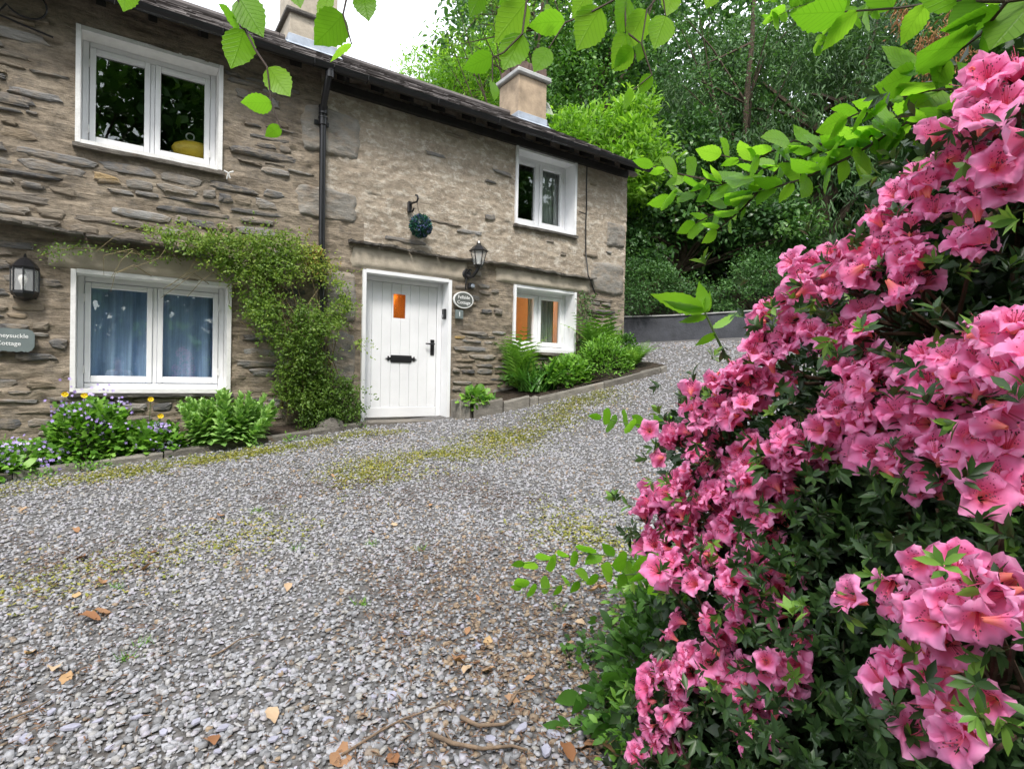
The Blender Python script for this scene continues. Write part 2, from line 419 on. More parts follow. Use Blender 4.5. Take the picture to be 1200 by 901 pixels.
def backing(par, x0, x1, ops):           # solid core of the front wall round the openings, gables, back wall, floors
    m = MB(); xs = sorted({x0, x1} | {v for k in ops for v in OPEN[k][:2]})
    for a, b in zip(xs[:-1], xs[1:]):
        cuts = sorted([OPEN[k][2:] for k in ops if OPEN[k][0] <= a and OPEN[k][1] >= b]); z = -1.6
        for c, d in cuts: m.box(a, b, .06, .45, z, c-.01); z = d+.01
        m.box(a, b, .06, .45, z, EAVE+.15)
    m.box(x0, x1, DEPTH-.3, DEPTH, -1, EAVE+1.0)
    return m.build('wall_core', MAT['dark_room'], par)
backing(cotL, -6, PARTY-.01, ['UL','LL']); backing(cotR, PARTY+.01, XR-.05, ['UR','LR','D'])
def gable(par, x, t, mat, name='gable_wall'):
    m = MB(); poly = [(.05,-1.6),(DEPTH,-1.6),(DEPTH,EAVE+.1),(DEPTH/2,EAVE+1.52),(.05,EAVE+.05)]
    V = [(x,a,b) for a,b in poly]+[(x+t,a,b) for a,b in poly]; n = 5
    m.add(V, [tuple(range(n)), tuple(range(2*n-1,n-1,-1))]+[(i,(i+1)%n,(i+1)%n+n,i+n) for i in range(n)])
    return m.build(name, mat, par)
gable(cotR, XR-.42, .40, MAT['render']); gable(cotL, -6, .4, MAT['mortar']); gable(cotR, PARTY+.02, .25, MAT['dark_room'], 'party_wall')
m = MB(); m.box(-5.5, PARTY-.02, .46, DEPTH-.31, 2.25, 2.45); m.build('upper_floor', MAT['dark_room'], cotL)
m = MB(); m.box(PARTY+.28, XR-.43, .46, DEPTH-.31, 2.3, 2.5); m.build('upper_floor', MAT['dark_room'], cotR)
m = MB(); m.box(4.22, 4.32, .46, DEPTH-.31, -.4, 2.3); m.build('partition', MAT['lamplit_wall'], cotR)
m = MB(); m.box(4.33, XR-.43, 2.6, 2.66, .3, 2.29); m.box(XR-.47, XR-.43, .47, 2.59, .3, 2.29); m.box(4.33, XR-.48, .47, 2.59, 2.24, 2.29); m.build('room_lining', MAT['lamplit_wall'], cotR)
m = MB(); m.box(2.25, 4.2, 2.2, 2.26, -.2, 2.29); m.box(2.25, 4.2, .47, 2.6, -.1, -.03); m.build('hall_lining', MAT['dark_room'], cotR)
# --- rubble stones
def stone_mesh(seed, n=11):
    q = np.random.default_rng(seed)
    a = np.linspace(0, 2*np.pi, n, endpoint=False)+q.uniform(-.25, .25, n)
    sq = np.sign(np.cos(a))*np.abs(np.cos(a))**.42, np.sign(np.sin(a))*np.abs(np.sin(a))**.55
    k = q.uniform(.74, 1.08, n)
    x, z = sq[0]*k*.5, sq[1]*k*.5
    z = z*(1-.35*np.clip(x*2*q.choice([-1, 1]), 0, 1))
    dep = q.uniform(.6, 1.0, n)
    V = [(x[i], .9, z[i]) for i in range(n)]+[(x[i], -.25*dep[i], z[i]) for i in range(n)]+[(x[i]*.86+q.uniform(-.03,.03), -dep[i]*.8, z[i]*.72+q.uniform(-.04,.04)) for i in range(n)]+[(q.uniform(-.15,.15), -.85, q.uniform(-.08,.08))]
    F = []
    for i in range(n):
        j = (i+1) % n
        F += [(i, j, n+j, n+i), (n+i, n+j, 2*n+j, 2*n+i), (2*n+i, 2*n+j, 3*n)]
    F = [f[::-1] for f in F]
    return rawmesh('stone', V, F, MAT['stone'])
STM = [stone_mesh(100+i) for i in range(16)]
blocked = [OPEN[k] for k in OPEN]
LINT = [(-.6,1.25,1.545,1.80), (2.33,4.0,1.895,2.19), (4.45,6.3,1.95,2.19)]
QUOIN = [(1.72,2.44,3.2,3.77),(1.68,2.42,2.42,2.82),(2.02,2.42,1.2,1.85),(2.05,2.42,.45,1.1),(6.3,7.06,1.98,2.52),(6.4,7.06,1.05,1.5),(6.62,7.06,2.78,3.2)]
def clash(x0, x1, z0, z1, pad=.012):
    for a, b, c, d in blocked+LINT+QUOIN:
        if x1 > a-pad and x0 < b+pad and z1 > c-pad and z0 < d+pad: return True
    return False
def rubble(parent, x0, x1, z0, z1, dens, seed, limit=295, hr=(.04,.135), vis=None):
    q = random.Random(seed); L = []
    z = z0
    while z < z1:
        h = q.uniform(*hr); x = x0+q.uniform(-.2, .1)
        while x < x1:
            ln = q.choice([q.uniform(.1,.22), q.uniform(.18,.36), q.uniform(.3,.68)])*min(1.25, .75+h*4)
            dz = q.uniform(-.02, .02)
            if q.random() < dens and x+ln < x1 and not clash(x, x+ln, z+dz, z+h+dz): L.append((x+ln/2, z+h/2+dz, ln*1.0, h*q.uniform(.72, 1.0)))
            x += ln+q.uniform(.006, .03)
        z += h+q.uniform(.002, .014)
    L.sort(key=lambda s: -s[2]*s[3]*(1 if s[0] > -1.15 else .02))
    rest = []
    for i, (cx, cz, ln, h) in enumerate(L):
        me = q.choice(STM); ro = (q.uniform(-.12,.12), q.uniform(-.035,.035)+(math.pi if q.random() < .5 else 0), q.uniform(-.05,.05))
        pr = q.uniform(.008, .026)+.014*(q.random() < .15)
        M4 = Matrix.LocRotScale(Vector((cx, .004, cz)), __import__('mathutils').Euler(ro), Vector((ln, pr, h)))
        if i < limit:
            o = obj('stone', me, parent); o.matrix_basis = M4
        else: rest.append((me, M4))
    if rest:
        V = []; F = []; b = 0
        for me, M4 in rest:
            V += [tuple(M4 @ v.co) for v in me.vertices]; F += [tuple(i+b for i in p.vertices) for p in me.polygons]; b += len(me.vertices)
        o = obj('small_stones', rawmesh('small_stones', V, F, MAT['stone']), parent); o['kind'] = 'stuff'
rubble(cotL, -4.5, PARTY-.02, -1.0, EAVE-.08, .93, 5)
rubble(cotR, PARTY+.02, XR-.02, -.3, 2.14, .92, 9, 190)
rubble(cotR, PARTY+.02, XR-.02, 2.3, EAVE-.1, .10, 12, 60, (.04,.10))
def quoins():
    for n_, (a, b, c, d) in enumerate(QUOIN):
        nx, nz = 22, 16; U, W_ = np.meshgrid(np.linspace(-1,1,nx), np.linspace(-1,1,nz))
        ex = 1+.10*(fbm(W_*2.2+n_*7, U*1.5, 5)-.5)*2; ez = 1+.14*(fbm(U*2.4+n_*5, W_*1.5, 6)-.5)*2
        rr = np.maximum(np.abs(U), np.abs(W_)); cr = 1-.10*(np.abs(U*W_))**3
        X = (a+b)/2+U*(b-a)/2*ex*cr; Z = (c+d)/2+W_*(d-c)/2*ez*cr
        Y = -.022+(fbm(X*5, Z*7, 60+n_)-.5)*.05+(fbm(X*17, Z*22, 70+n_, 2)-.5)*.016+np.clip((rr-.8)/.2, 0, 1)**2*.05
        i = np.arange(nz-1)[:, None]*nx+np.arange(nx-1)[None, :]
        obj('quoin_stone', rawmesh('quoin_stone', np.stack([X,Y,Z],-1).reshape(-1,3), np.stack([i,i+1,i+nx+1,i+nx],-1).reshape(-1,4), MAT['quoin'], None, True), cotL if a < 1.7 and b < 1.96 else cotR)
quoins()
for (a, b, c, d), par in zip(LINT, (cotL, cotR, cotR)):
    xs = np.linspace(a, b, 26); zs = np.linspace(c, d, 8); X, Z = np.meshgrid(xs, zs)
    X = X+np.where((X > a+.01) & (X < b-.01), 0, (fbm(Z*9, Z*0+a, 3)-.5)*.08); Y = -.022+(fbm(X*5, Z*8, 31)-.5)*.022
    edge = (Z > d-.001) | (X < a+.03) | (X > b-.03) | (Z < c+.001); Y = np.where(edge, .02, Y)
    i = np.arange(7)[:, None]*26+np.arange(25)[None, :]
    obj('lintel', rawmesh('lintel', np.stack([X,Y,Z],-1).reshape(-1,3), np.stack([i,i+1,i+27,i+26],-1).reshape(-1,4), MAT['lintel'], None, True), par)
# --- projecting drip courses of slate
def drip(parent, x0, x1, zf, seed, dep=.1):
    q = random.Random(seed); x = x0
    while x < x1:
        ln = q.uniform(.3, .75); e = min(x+ln, x1); n = 9
        xs = np.linspace(x, e, n); V = []; F = []
        out = [-dep*q.uniform(.75, 1.15) for _ in xs]; z = [zf(v)+q.uniform(-.008,.008) for v in xs]; th = [q.uniform(.018,.034) for _ in xs]
        for i in range(n):
            V += [(xs[i], .05, z[i]+.05), (xs[i], out[i], z[i]+th[i]), (xs[i], out[i]+q.uniform(-.004,.012), z[i]), (xs[i], .05, z[i]+.004)]
        for i in range(n-1):
            for k in range(4): F.append((i*4+k, i*4+(k+1)%4, (i+1)*4+(k+1)%4, (i+1)*4+k))
        F += [(0,3,2,1), tuple((n-1)*4+k for k in range(4))]
        obj('drip_slate', rawmesh('drip_slate', V, F, MAT['slab']), parent); x = e+q.uniform(.004,.02)
drip(cotL, -2.6, 1.02, lambda x: 1.885-.05*np.clip(x+.9, 0, 2)+.01*math.sin(x*5), 3, .2)
drip(cotR, 2.3, 6.32, lambda x: 2.185+.012*math.sin(x*3)-.0*(x-2), 8, .11)
# --- windows
def window(par, key, label=None, rv=.22, sill=True, oldpaint=False):
    x0, x1, z0, z1 = OPEN[key]; w = MAT['white']; rm = MAT['white_old'] if oldpaint else w
    m = MB(); fy0, fy1 = rv, rv+.07; fr = .055
    e = .004
    m.bbox(x0+.03, x0+.03+fr, fy0, fy1, z0+.03, z1-.03, .005); m.bbox(x1-.03-fr, x1-.03, fy0, fy1, z0+.03, z1-.03, .005)
    m.bbox(x0+.03+fr+e, x1-.03-fr-e, fy0, fy1, z1-.03-fr, z1-.03, .005); m.bbox(x0+.03+fr+e, x1-.03-fr-e, fy0, fy1, z0+.03, z0+.03+fr, .005)
    xm = (x0+x1)/2; m.bbox(xm-.02, xm+.02, fy0+.004, fy1, z0+.03+fr+e, z1-.03-fr-e, .004)
    win = m.build('window', w, par)
    if label: win['label'] = label
    r_ = MB(); t = .032; pr = -.02
    j = .004
    r_.box(x0-.012, x0+t-.004, pr, fy1, z0, z1); r_.box(x1-t+.004, x1+.012, pr, fy1, z0, z1)
    r_.box(x0+t-.002, x1-t+.002, .006, fy1, z1-t, z1+.01); r_.box(x0+t-.002, x1-t+.002, pr+.002, fy1, z0-.01, z0+t)
    r_.build('reveal', rm, win)
    if sill:
        s_ = MB(); n = 14; xs = np.linspace(x0-.03, x1+.04, n)
        V = []; F = []
        for k, x in enumerate(xs):
            o_ = -.05+random.uniform(-.01,.01); V += [(x,.1,z0-.012),(x,o_,z0-.016),(x,o_+random.uniform(0,.012),z0-.05+random.uniform(-.008,.008)),(x,.1,z0-.055)]
        for k in range(n-1):
            for a in range(4): F.append((k*4+a, k*4+(a+1)%4, (k+1)*4+(a+1)%4, (k+1)*4+a))
        F += [(0,3,2,1), tuple((n-1)*4+a for a in range(4))]
        s_.add(V, F); s_.build('sill', MAT['slab'], win)
    for a, b in ((x0+.03+fr+.004, xm-.023), (xm+.023, x1-.03-fr-.004)):
        c = MB(); q0, q1 = z0+.03+fr+.005, z1-.03-fr-.005; rl = .05; y0, y1 = fy0-.012, fy0+.045
        c.bbox(a, a+rl, y0, y1, q0, q1, .006); c.bbox(b-rl, b, y0, y1, q0, q1, .006)
        c.bbox(a+rl+.001, b-rl-.001, y0+.001, y1, q1-rl, q1, .006); c.bbox(a+rl+.001, b-rl-.001, y0+.001, y1, q0, q0+rl*1.35, .006)
        c.build('casement', w, win)
        g = MB(); yy = fy0+.03
        g.box(a+rl-.008, b-rl+.008, yy, yy+.008, q0+rl*1.35-.008, q1-rl+.008); g.build('pane', MAT['glass'], win)
    for hz in (z0+.22, z1-.25):
        for hx in (x0+.03+fr, x1-.03-fr):
            h = MB(); h.box(hx-.006, hx+.006, fy0-.018, fy0-.001, hz-.04, hz+.04); h.build('hinge', MAT['white_old'], win)
    return win
window(cotL, 'UL', 'white upstairs window with a yellow ornament behind the glass', oldpaint=True)
window(cotL, 'LL', 'white ground floor window with drawn blue curtains', oldpaint=True)
window(cotR, 'UR', 'white upstairs window with a pale curtain to one side'); window(cotR, 'LR', 'white ground floor window of a room lit orange by a warm lamp')
# --- door
def door():
    x0, x1, z0, z1 = OPEN['D']; w = MAT['white']; rv = .17
    m = MB(); t = .035
    m.box(x0-.01, x0+t, -.022, rv+.09, z0+.03, z1); m.box(x1-t, x1+.012, -.022, rv+.09, z0+.03, z1); m.box(x0+t+.001, x1-t-.001, -.018, rv+.09, z1-t, z1+.01)
    fr = .07
    m.bbox(x0+t+.002, x0+t+.02, rv, rv+.08, z0+.03, z1-t-.002, .004); m.bbox(x1-t-fr, x1-t-.002, rv, rv+.08, z0+.03, z1-t-.002, .006); m.bbox(x0+t+.022, x1-t-fr-.002, rv, rv+.08, z1-t-.06, z1-t-.002, .006)
    d = m.build('door', w, cotR); d['label'] = 'white boarded front door with a small amber pane'
    a, b = x0+t+.024, x1-t-fr-.004; q0, q1 = z0+.055, z1-t-.064; y0 = rv+.018
    wx0, wx1, wz0, wz1 = 2.985, 3.155, 1.335, 1.655
    n = 8; wd = (b-a)/n
    for i in range(n):
        p, q = a+i*wd+.0018, a+(i+1)*wd-.0018
        seg = [(q0+.14, q1)]
        if q > wx0-.01 and p < wx1+.01: seg = [(q0+.14, wz0), (wz1, q1)]
        k = MB()
        for s0, s1 in seg: k.bbox(p, q, y0, y0+.03, s0, s1, .0045)
        if len(seg) == 2:
            if p < wx0: k.box(p, min(q, wx0), y0+.001, y0+.03, wz0+.001, wz1-.001)
            if q > wx1: k.box(max(p, wx1), q, y0+.001, y0+.03, wz0+.001, wz1-.001)
        k.build('plank', w, d)
    k = MB(); k.bbox(a, b, y0-.012, y0+.03, q0, q0+.138, .006); k.build('bottom_rail', w, d)
    k = MB(); k.box(a-.03, b+.03, y0+.034, y0+.05, q0-.04, wz0-.01); k.box(a-.03, b+.03, y0+.034, y0+.05, wz1+.01, q1+.04); k.box(a, wx0-.01, y0+.034, y0+.05, wz0-.01, wz1+.01); k.box(wx1+.01, b, y0+.034, y0+.05, wz0-.01, wz1+.01); k.build('door_backing', w, d)
    am, t_, b_, o_ = nodes('amber_glass'); b_.inputs['Base Color'].default_value = (.75,.26,.04,1); b_.inputs['Roughness'].default_value = .22; b_.inputs['Transmission Weight'].default_value = .85; bump(t_, b_, noise_tex(t_, 60, 3), .5, .006)
    k = MB(); k.box(wx0-.005, wx1+.005, y0+.010, y0+.016, wz0-.005, wz1+.005); k.build('amber_pane', am, d)
    # letter box
    lx, lz = 3.105, .795
    k = MB(); k.bbox(lx-.15, lx+.15, y0-.014, y0-.001, lz-.048, lz+.048, .005); k.bbox(lx-.125, lx+.125, y0-.02, y0-.013, lz-.03, lz+.03, .004)
    for s in (-1, 1):
        pts = [(lx+s*(.15+u), lz+v) for u, v in ((0,.02),(.02,.012),(.03,.034),(.045,.03),(.042,.01),(.075,0),(.042,-.01),(.045,-.03),(.03,-.034),(.02,-.012),(0,-.02))]
        if s < 0: pts = pts[::-1]
        k.prism(pts[::-1], y0-.012, y0-.002)
    k.build('letter_box', MAT['black'], d)
    hx, hz = b-.06, .975
    k = MB(); k.bbox(hx-.03, hx+.03, y0-.012, y0-.001, hz-.115, hz+.1, .004); k.tube([(hx,y0-.01,hz+.04),(hx,y0-.055,hz+.04)], .012, 8); k.tube([(hx+.01,y0-.055,hz+.04),(hx-.06,y0-.058,hz+.038),(hx-.12,y0-.05,hz+.04)], [.012,.011,.009], 8); k.lathe([(.014,-.02),(.014,-.013)], (hx, y0, hz-.05), 10, 0, 'y'); k.build('door_handle', MAT['black'], d)
    k = MB(); k.bbox(x0-.06, x1+.04, -.16, rv+.1, z0-.09, z0+.028, .01); k.build('threshold', MAT['slab'], d)
    return d
door()
hl = bpy.data.lights.new('hall_lamp', 'POINT'); hl.energy = 15; hl.color = (1,.62,.28); hl.shadow_soft_size = .05
lo = bpy.data.objects.new('hall_lamp_light', hl); COL.objects.link(lo); lo.location = (3.22,1.2,1.72)
rl = bpy.data.lights.new('room_lamp', 'POINT'); rl.energy = 20; rl.color = (1,.72,.42); rl.shadow_soft_size = .08
lo = bpy.data.objects.new('room_lamp_light', rl); COL.objects.link(lo); lo.location = (5.2,1.6,2.12)
# --- eaves: rafters, soffit, gutter, slates
SL = .58; OV = -.34; ZE = 4.10
def roof_z(y): return ZE+(y-OV)*SL
def eaves(par, x0, x1, seed):
    q = random.Random(seed)
    m = MB(); x = x0+.2
    V = [(x0,OV+.06,roof_z(OV+.06)-.035),(x1,OV+.06,roof_z(OV+.06)-.035),(x1,DEPTH/2,roof_z(DEPTH/2)-.035),(x0,DEPTH/2,roof_z(DEPTH/2)-.035)]
    yb = DEPTH+.3; zb = roof_z(DEPTH/2)-.035-(yb-DEPTH/2)*SL
    V += [(x1,yb,zb),(x0,yb,zb)]
    m.add(V+[(a,b,c+.02) for a,b,c in V], [(0,1,2,3),(3,2,4,5),(6,9,8,7),(9,11,10,8),(0,6,7,1),(5,4,10,11),(0,3,9,6),(3,5,11,9),(1,7,8,2),(2,8,10,4)])
    rf = m.build('roof', MAT['blackmatt'], par)
    x = x0+.15
    while x < x1-.05:
        k = MB(); y0, y1 = OV+.08, .3; h = .11
        k.add([(x,y0,roof_z(y0)-.14),(x+.07,y0,roof_z(y0)-.14),(x+.07,y1,roof_z(y1)-.14-.04),(x,y1,roof_z(y1)-.14-.04),(x,y0,roof_z(y0)-.04),(x+.07,y0,roof_z(y0)-.04),(x+.07,y1,roof_z(y1)-.04),(x,y1,roof_z(y1)-.04)],
              [(0,3,2,1),(4,5,6,7),(0,1,5,4),(2,3,7,6),(0,4,7,3),(1,2,6,5)]); k.build('rafter', MAT['blackmatt'], rf)
        if x > 1.9:
            st = obj('stone', q.choice(STM), rf); st.matrix_basis = Matrix.LocRotScale(Vector((x+.25,.0,EAVE+.035)), None, Vector((.30,.05,.1)))
        x += .43+q.uniform(-.04,.04)
    k = MB(); k.box(x0+.02, x1-.2, -.055, .05, EAVE-.075, EAVE+.02, j=.004)
    if x0 > 0: k.build('wall_plate', MAT['blackmatt'], rf)
    # slates: the two lowest courses singly, the rest joined
    sm = []
    for v in range(5):
        k = MB(); j = lambda: q.uniform(-.012,.012)
        k.add([(-.14,0+j(),0),(.14,0+j(),0),(.14,.36,.0),(-.14,.36,.0),(-.14,0+j(),.016),(.14,0+j(),.016),(.14,.36,.01),(-.14,.36,.01)],[(0,3,2,1),(4,5,6,7),(0,1,5,4),(2,3,7,6),(0,4,7,3),(1,2,6,5)])
        sm.append(rawmesh('slate', k.v, k.f, MAT['slate']))
    pit = math.atan(SL); rest = MB()
    rows = int((DEPTH/2-OV)/math.cos(pit)/.19)+1
    for r_ in range(rows):
        x = x0+(.14 if r_ % 2 else 0); s = r_*.19*math.cos(pit); y = OV-.02+s; z = roof_z(OV)+s*SL-.012
        while x < x1:
            M4 = Matrix.LocRotScale(Vector((x, y+q.uniform(-.01,.01), z+q.uniform(0,.012))), __import__('mathutils').Euler((pit-.045+q.uniform(-.01,.01), 0, q.uniform(-.02,.02))), None)
            me = q.choice(sm)
            if r_ < 1 and x > -1.5: o = obj('slate', me, rf); o.matrix_basis = M4
            else: rest.add([M4 @ vv.co for vv in me.vertices], [tuple(pp.vertices) for pp in me.polygons])
            x += .286
    rest.build('upper_slates', MAT['slate'], rf)['kind'] = 'stuff'
    k = MB()
    k.tube([(x0,DEPTH/2,roof_z(DEPTH/2)+.02),(x1,DEPTH/2,roof_z(DEPTH/2)+.02)], .07, 8); k.build('ridge', MAT['slate'], rf)
    # half-round gutter
    prof = [(-.0,0),(-.008,-.03),(-.03,-.055),(-.06,-.062),(-.09,-.055),(-.112,-.03),(-.12,0),(-.114,0),(-.105,-.03),(-.06,-.054),(-.015,-.03),(-.006,0)]
    xs = [x0, x1]; V = []; F = []
    for x in xs: V += [(x, OV+.045+a, ZE-.012+b_) for a, b_ in prof]
    n = len(prof); F = [(i,(i+1)%n,(i+1)%n+n,i+n) for i in range(n)]+[tuple(range(n))[::-1], tuple(range(n,2*n))]
    g = MB(); g.add(V, F); go = g.build('gutter', MAT['black'], par)
    x = x0+.4
    while x < x1:
        k = MB(); k.tube([(x,OV+.05,ZE-.02),(x,OV+.03,ZE-.06),(x,OV-.015,ZE-.078),(x,OV-.06,ZE-.06),(x,OV-.082,ZE-.012)], .008, 5); k.build('gutter_bracket', MAT['black'], go); x += .92
    return rf
eaves(cotL, -6, PARTY+.02, 2); eaves(cotR, PARTY+.03, XR+.16, 6)
# --- chimneys
def chimney(par, x0, x1, y0, y1, zt, mats, cap, name):
    m = MB(); zb = roof_z(max(y0,OV))-.2 if y0 < DEPTH/2 else 5
    m.bbox(x0, x1, y0, y1, zb, zt, .012); c = m.build('chimney', mats[0], par)
    f = MB(); zf = roof_z(y0); f.bbox(x0-.02, x1+.02, y0-.02, y1+.02, zf-.25, zf+.16+.0, .01)
    f.add([(x0-.06,y0-.1,roof_z(y0-.1)+.025),(x1+.06,y0-.1,roof_z(y0-.1)+.025),(x1+.06,y0,zf+.045),(x0-.06,y0,zf+.045)], [(0,1,2,3)])
    f.build('flashing', mats[1], c)
    k = MB(); k.bbox(x0-.07, x1+.07, y0-.07, y1+.07, zt, zt+.1, .02); k.build('cap', mats[2], c)
    return c
c2 = chimney(cotR, 6.28, 6.95, 2.15, 2.85, 6.42, (MAT['chimrender'], MAT['lead'], MAT['concrete']), 1, 'a')
i = 0
for yy in (2.2, 2.8):
    for kx in range(3):
        k = MB(); k.bbox(6.3+kx*.22, 6.5+kx*.22, yy-.05, yy+.05, 6.525, 6.70, .01); k.build('brick', MAT['brickdark'], c2)
for xx in (6.35, 6.88):
    for ky in range(2):
        k = MB(); k.bbox(xx-.05, xx+.05, 2.27+ky*.24, 2.48+ky*.24, 6.525, 6.70, .01); k.build('brick', MAT['brickdark'], c2)
k = MB(); k.lathe([(.1,6.5),(.1,6.78),(.09,6.9),(.06,6.95)], (6.42,2.42,0), 14); k.tube([(6.42,2.42,6.84),(6.12,2.36,6.86)], [.1,.11], 12); k.build('cowl', MAT['blackmatt'], c2)
c1 = chimney(cotR, 2.06, 2.78, 2.15, 2.85, 6.9, (MAT['lintel'], MAT['lead'], MAT['slab']), 1, 'b')
k = MB(); k.bbox(2.0, 2.84, 2.09, 2.91, 6.02, 6.08, .012); k.build('drip_band', MAT['slab'], c1)
k = MB(); k.lathe([(.13,6.99),(.11,7.4),(.13,7.42),(.13,7.46)], (2.42,2.5,0), 14); k.build('chimney_pot', MAT['chimrender'], c1)

# ================================================================== FIXTURES
def text_mesh(body, size, mat, ext=.0015, shear=0):
    c = bpy.data.curves.new('lettering', 'FONT'); c.body = body; c.size = size; c.extrude = ext; c.align_x = 'CENTER'; c.align_y = 'CENTER'; c.resolution_u = 3; c.shear = shear; c.offset = size*.004
    o = bpy.data.objects.new('lettering', c); COL.objects.link(o)
    bpy.context.view_layer.update()
    me = bpy.data.meshes.new_from_object(o.evaluated_get(bpy.context.evaluated_depsgraph_get()))
    bpy.data.objects.remove(o); me.materials.clear(); me.materials.append(mat); me.name = 'lettering'
    return me
def letter(body, size, mat, loc, parent):
    o = obj('lettering', text_mesh(body, size, mat), parent); o.matrix_basis = Matrix.Translation(loc) @ Matrix.Rotation(rad(90), 4, 'X'); return o
# downpipe
dp = thing('downpipe', 'black cast downpipe running down the wall between the two cottages', 'downpipe', (1.95,-.08,-.1))
k = MB(); k.tube([(1.93,OV+.0,ZE-.06),(1.93,OV+.0,ZE-.15),(1.935,-.2,ZE-.30),(1.94,-.13,ZE-.38),(1.94,-.09,ZE-.46),(1.945,-.09,ZE-.6),(1.955,-.09,2.0),(1.97,-.09,.0)], .038, 12); autosmooth(k.build('pipe', MAT['black'], dp))
for z in (ZE-.1, ZE-.42, 3.55, 1.92, .9):
    yy = -.09 if z < 3.7 else (OV if z > 3.9 else -.11); k = MB(); k.lathe([(.04,z-.05),(.05,z-.045),(.05,z+.03),(.055,z+.032),(.055,z+.05),(.04,z+.052)], (1.945,yy,0), 14); 
    if z < 3.6: k.box(1.86, 2.03, -.045, .0, z-.03, z+.02)
    autosmooth(k.build('collar', MAT['black'], dp))
# lanterns
def bulb_mat():
    m, t, b, o = nodes('pearl_bulb'); b.inputs['Base Color'].default_value = (.9,.88,.82,1); b.inputs['Roughness'].default_value = .3; return m
MAT['bulb'] = bulb_mat()
L1 = thing('wall_lantern', 'black half lantern with glass panes mounted flat on the wall left of the window', 'lantern', (-.74,-.03,1.15))
cx, cz = -.74, 1.37
k = MB(); k.bbox(cx-.085, cx+.085, -.03, .03, cz-.15, cz+.14, .006); k.build('back_plate', MAT['black'], L1)
hx = [(-.105,-.03),(-.075,-.12),(0,-.155),(.075,-.12),(.105,-.03)]
for z0, z1, s0, s1 in ((cz+.115,cz+.135,1.0,1.03),(cz-.11,cz-.085,1,1)):
    k = MB(); V = [(cx+a*s0,b*s0,z0) for a,b in hx]+[(cx+a*s1,b*s1,z1) for a,b in hx]; k.add(V, [(i,i+1,i+6,i+5) for i in range(4)]+[(4,3,2,1,0),(5,6,7,8,9),(0,5,9,4)]); k.build('rim', MAT['black'], L1)
for a, b in hx:
    k = MB(); k.tube([(cx+a*.97,b*.97,cz-.09),(cx+a*.97,b*.97,cz+.12)], .007, 6); k.build('bar', MAT['black'], L1)
for (a,b),(c,d) in zip(hx[:-1], hx[1:]):
    k = MB(); k.add([(cx+a*.95,b*.95,cz-.086),(cx+c*.95,d*.95,cz-.086),(cx+c*.95,d*.95,cz+.116),(cx+a*.95,b*.95,cz+.116)], [(0,1,2,3)]); k.build('glass_pane', MAT['lampglass'], L1)
k = MB(); prof = [(1.06,.135),(.9,.155),(.6,.195),(.3,.222),(.12,.23),(.1,.25),(.02,.27)]
for (s0,h0),(s1,h1) in zip(prof[:-1], prof[1:]):
    V = [(cx+a*s0,min(b*s0,-.028),cz+h0) for a,b in hx]+[(cx+a*s1,min(b*s1,-.028),cz+h1) for a,b in hx]; k.add(V, [(i,i+1,i+6,i+5) for i in range(4)])
k.build('roof', MAT['black'], L1)
k = MB(); prof = [(.98,-.11),(.75,-.14),(.4,-.165),(.05,-.175)]
for (s0,h0),(s1,h1) in zip(prof[:-1], prof[1:]):
    V = [(cx+a*s0,min(b*s0,-.028),cz+h0) for a,b in hx]+[(cx+a*s1,min(b*s1,-.028),cz+h1) for a,b in hx]; k.add(V, [(i,i+1,i+6,i+5) for i in range(4)])
k.build('base', MAT['black'], L1)
k = MB(); k.lathe([(.012,-.07),(.014,-.04),(.022,-.02),(.034,.01),(.036,.035),(.026,.06),(.008,.07)], (cx-.01,-.075,cz), 12); autosmooth(k.build('bulb', MAT['bulb'], L1), 80)
L2 = thing('wall_lantern', 'black coach lantern on a scrolled bracket to the right of the white door', 'lantern', (4.05,-.02,1.95))
bx, by, bz = 4.03, -.235, 2.18
k = MB(); k.lathe([(.075,.03),(.075,-.02),(.055,-.04),(.02,-.045)], (3.97,0,2.0), 14, 0, 'y'); k.build('wall_plate', MAT['black'], L2)
k = MB(); k.tube([(3.97,-.04,1.98),(3.975,-.1,1.95),(3.99,-.17,1.96),(4.01,-.215,2.01),(bx,by,2.07)], [.022,.024,.024,.022,.03], 8); k.tube([(3.97,-.04,2.02),(3.98,-.09,2.06),(3.99,-.12,2.04)], .012, 6); autosmooth(k.build('bracket', MAT['black'], L2), 60)
n6 = 6
def ring(r_, z): return [(bx+r_*math.cos(rad(60*i+30)), by+r_*math.sin(rad(60*i+30)), z) for i in range(6)]
def hexshell(prof, name, mat, par, cap=True):
    k = MB()
    V = sum([ring(r_, z) for r_, z in prof], []); F = [(i*6+q, i*6+(q+1)%6, i*6+6+(q+1)%6, i*6+6+q) for i in range(len(prof)-1) for q in range(6)]
    if cap: F += [tuple(range(6))[::-1], tuple((len(prof)-1)*6+q for q in range(6))]
    k.add(V, F); return k.build(name, mat, par)
hexshell([(.02,2.05),(.045,2.07),(.06,2.095),(.065,2.11)], 'base', MAT['black'], L2)
hexshell([(.128,2.285),(.135,2.295),(.12,2.31),(.075,2.355),(.045,2.375),(.03,2.38),(.028,2.40),(.008,2.44),(.004,2.46)], 'roof', MAT['black'], L2)
for i in range(6):
    a, b = ring(.064, 2.105)[i], ring(.108, 2.288)[i]; k = MB(); k.tube([a, b], .006, 5); k.build('bar', MAT['black'], L2)
    c, d = ring(.064, 2.105)[(i+1)%6], ring(.108, 2.288)[(i+1)%6]; k = MB(); k.add([a, c, d, b], [(0,1,2,3)]); k.build('glass_pane', MAT['lampglass'], L2)
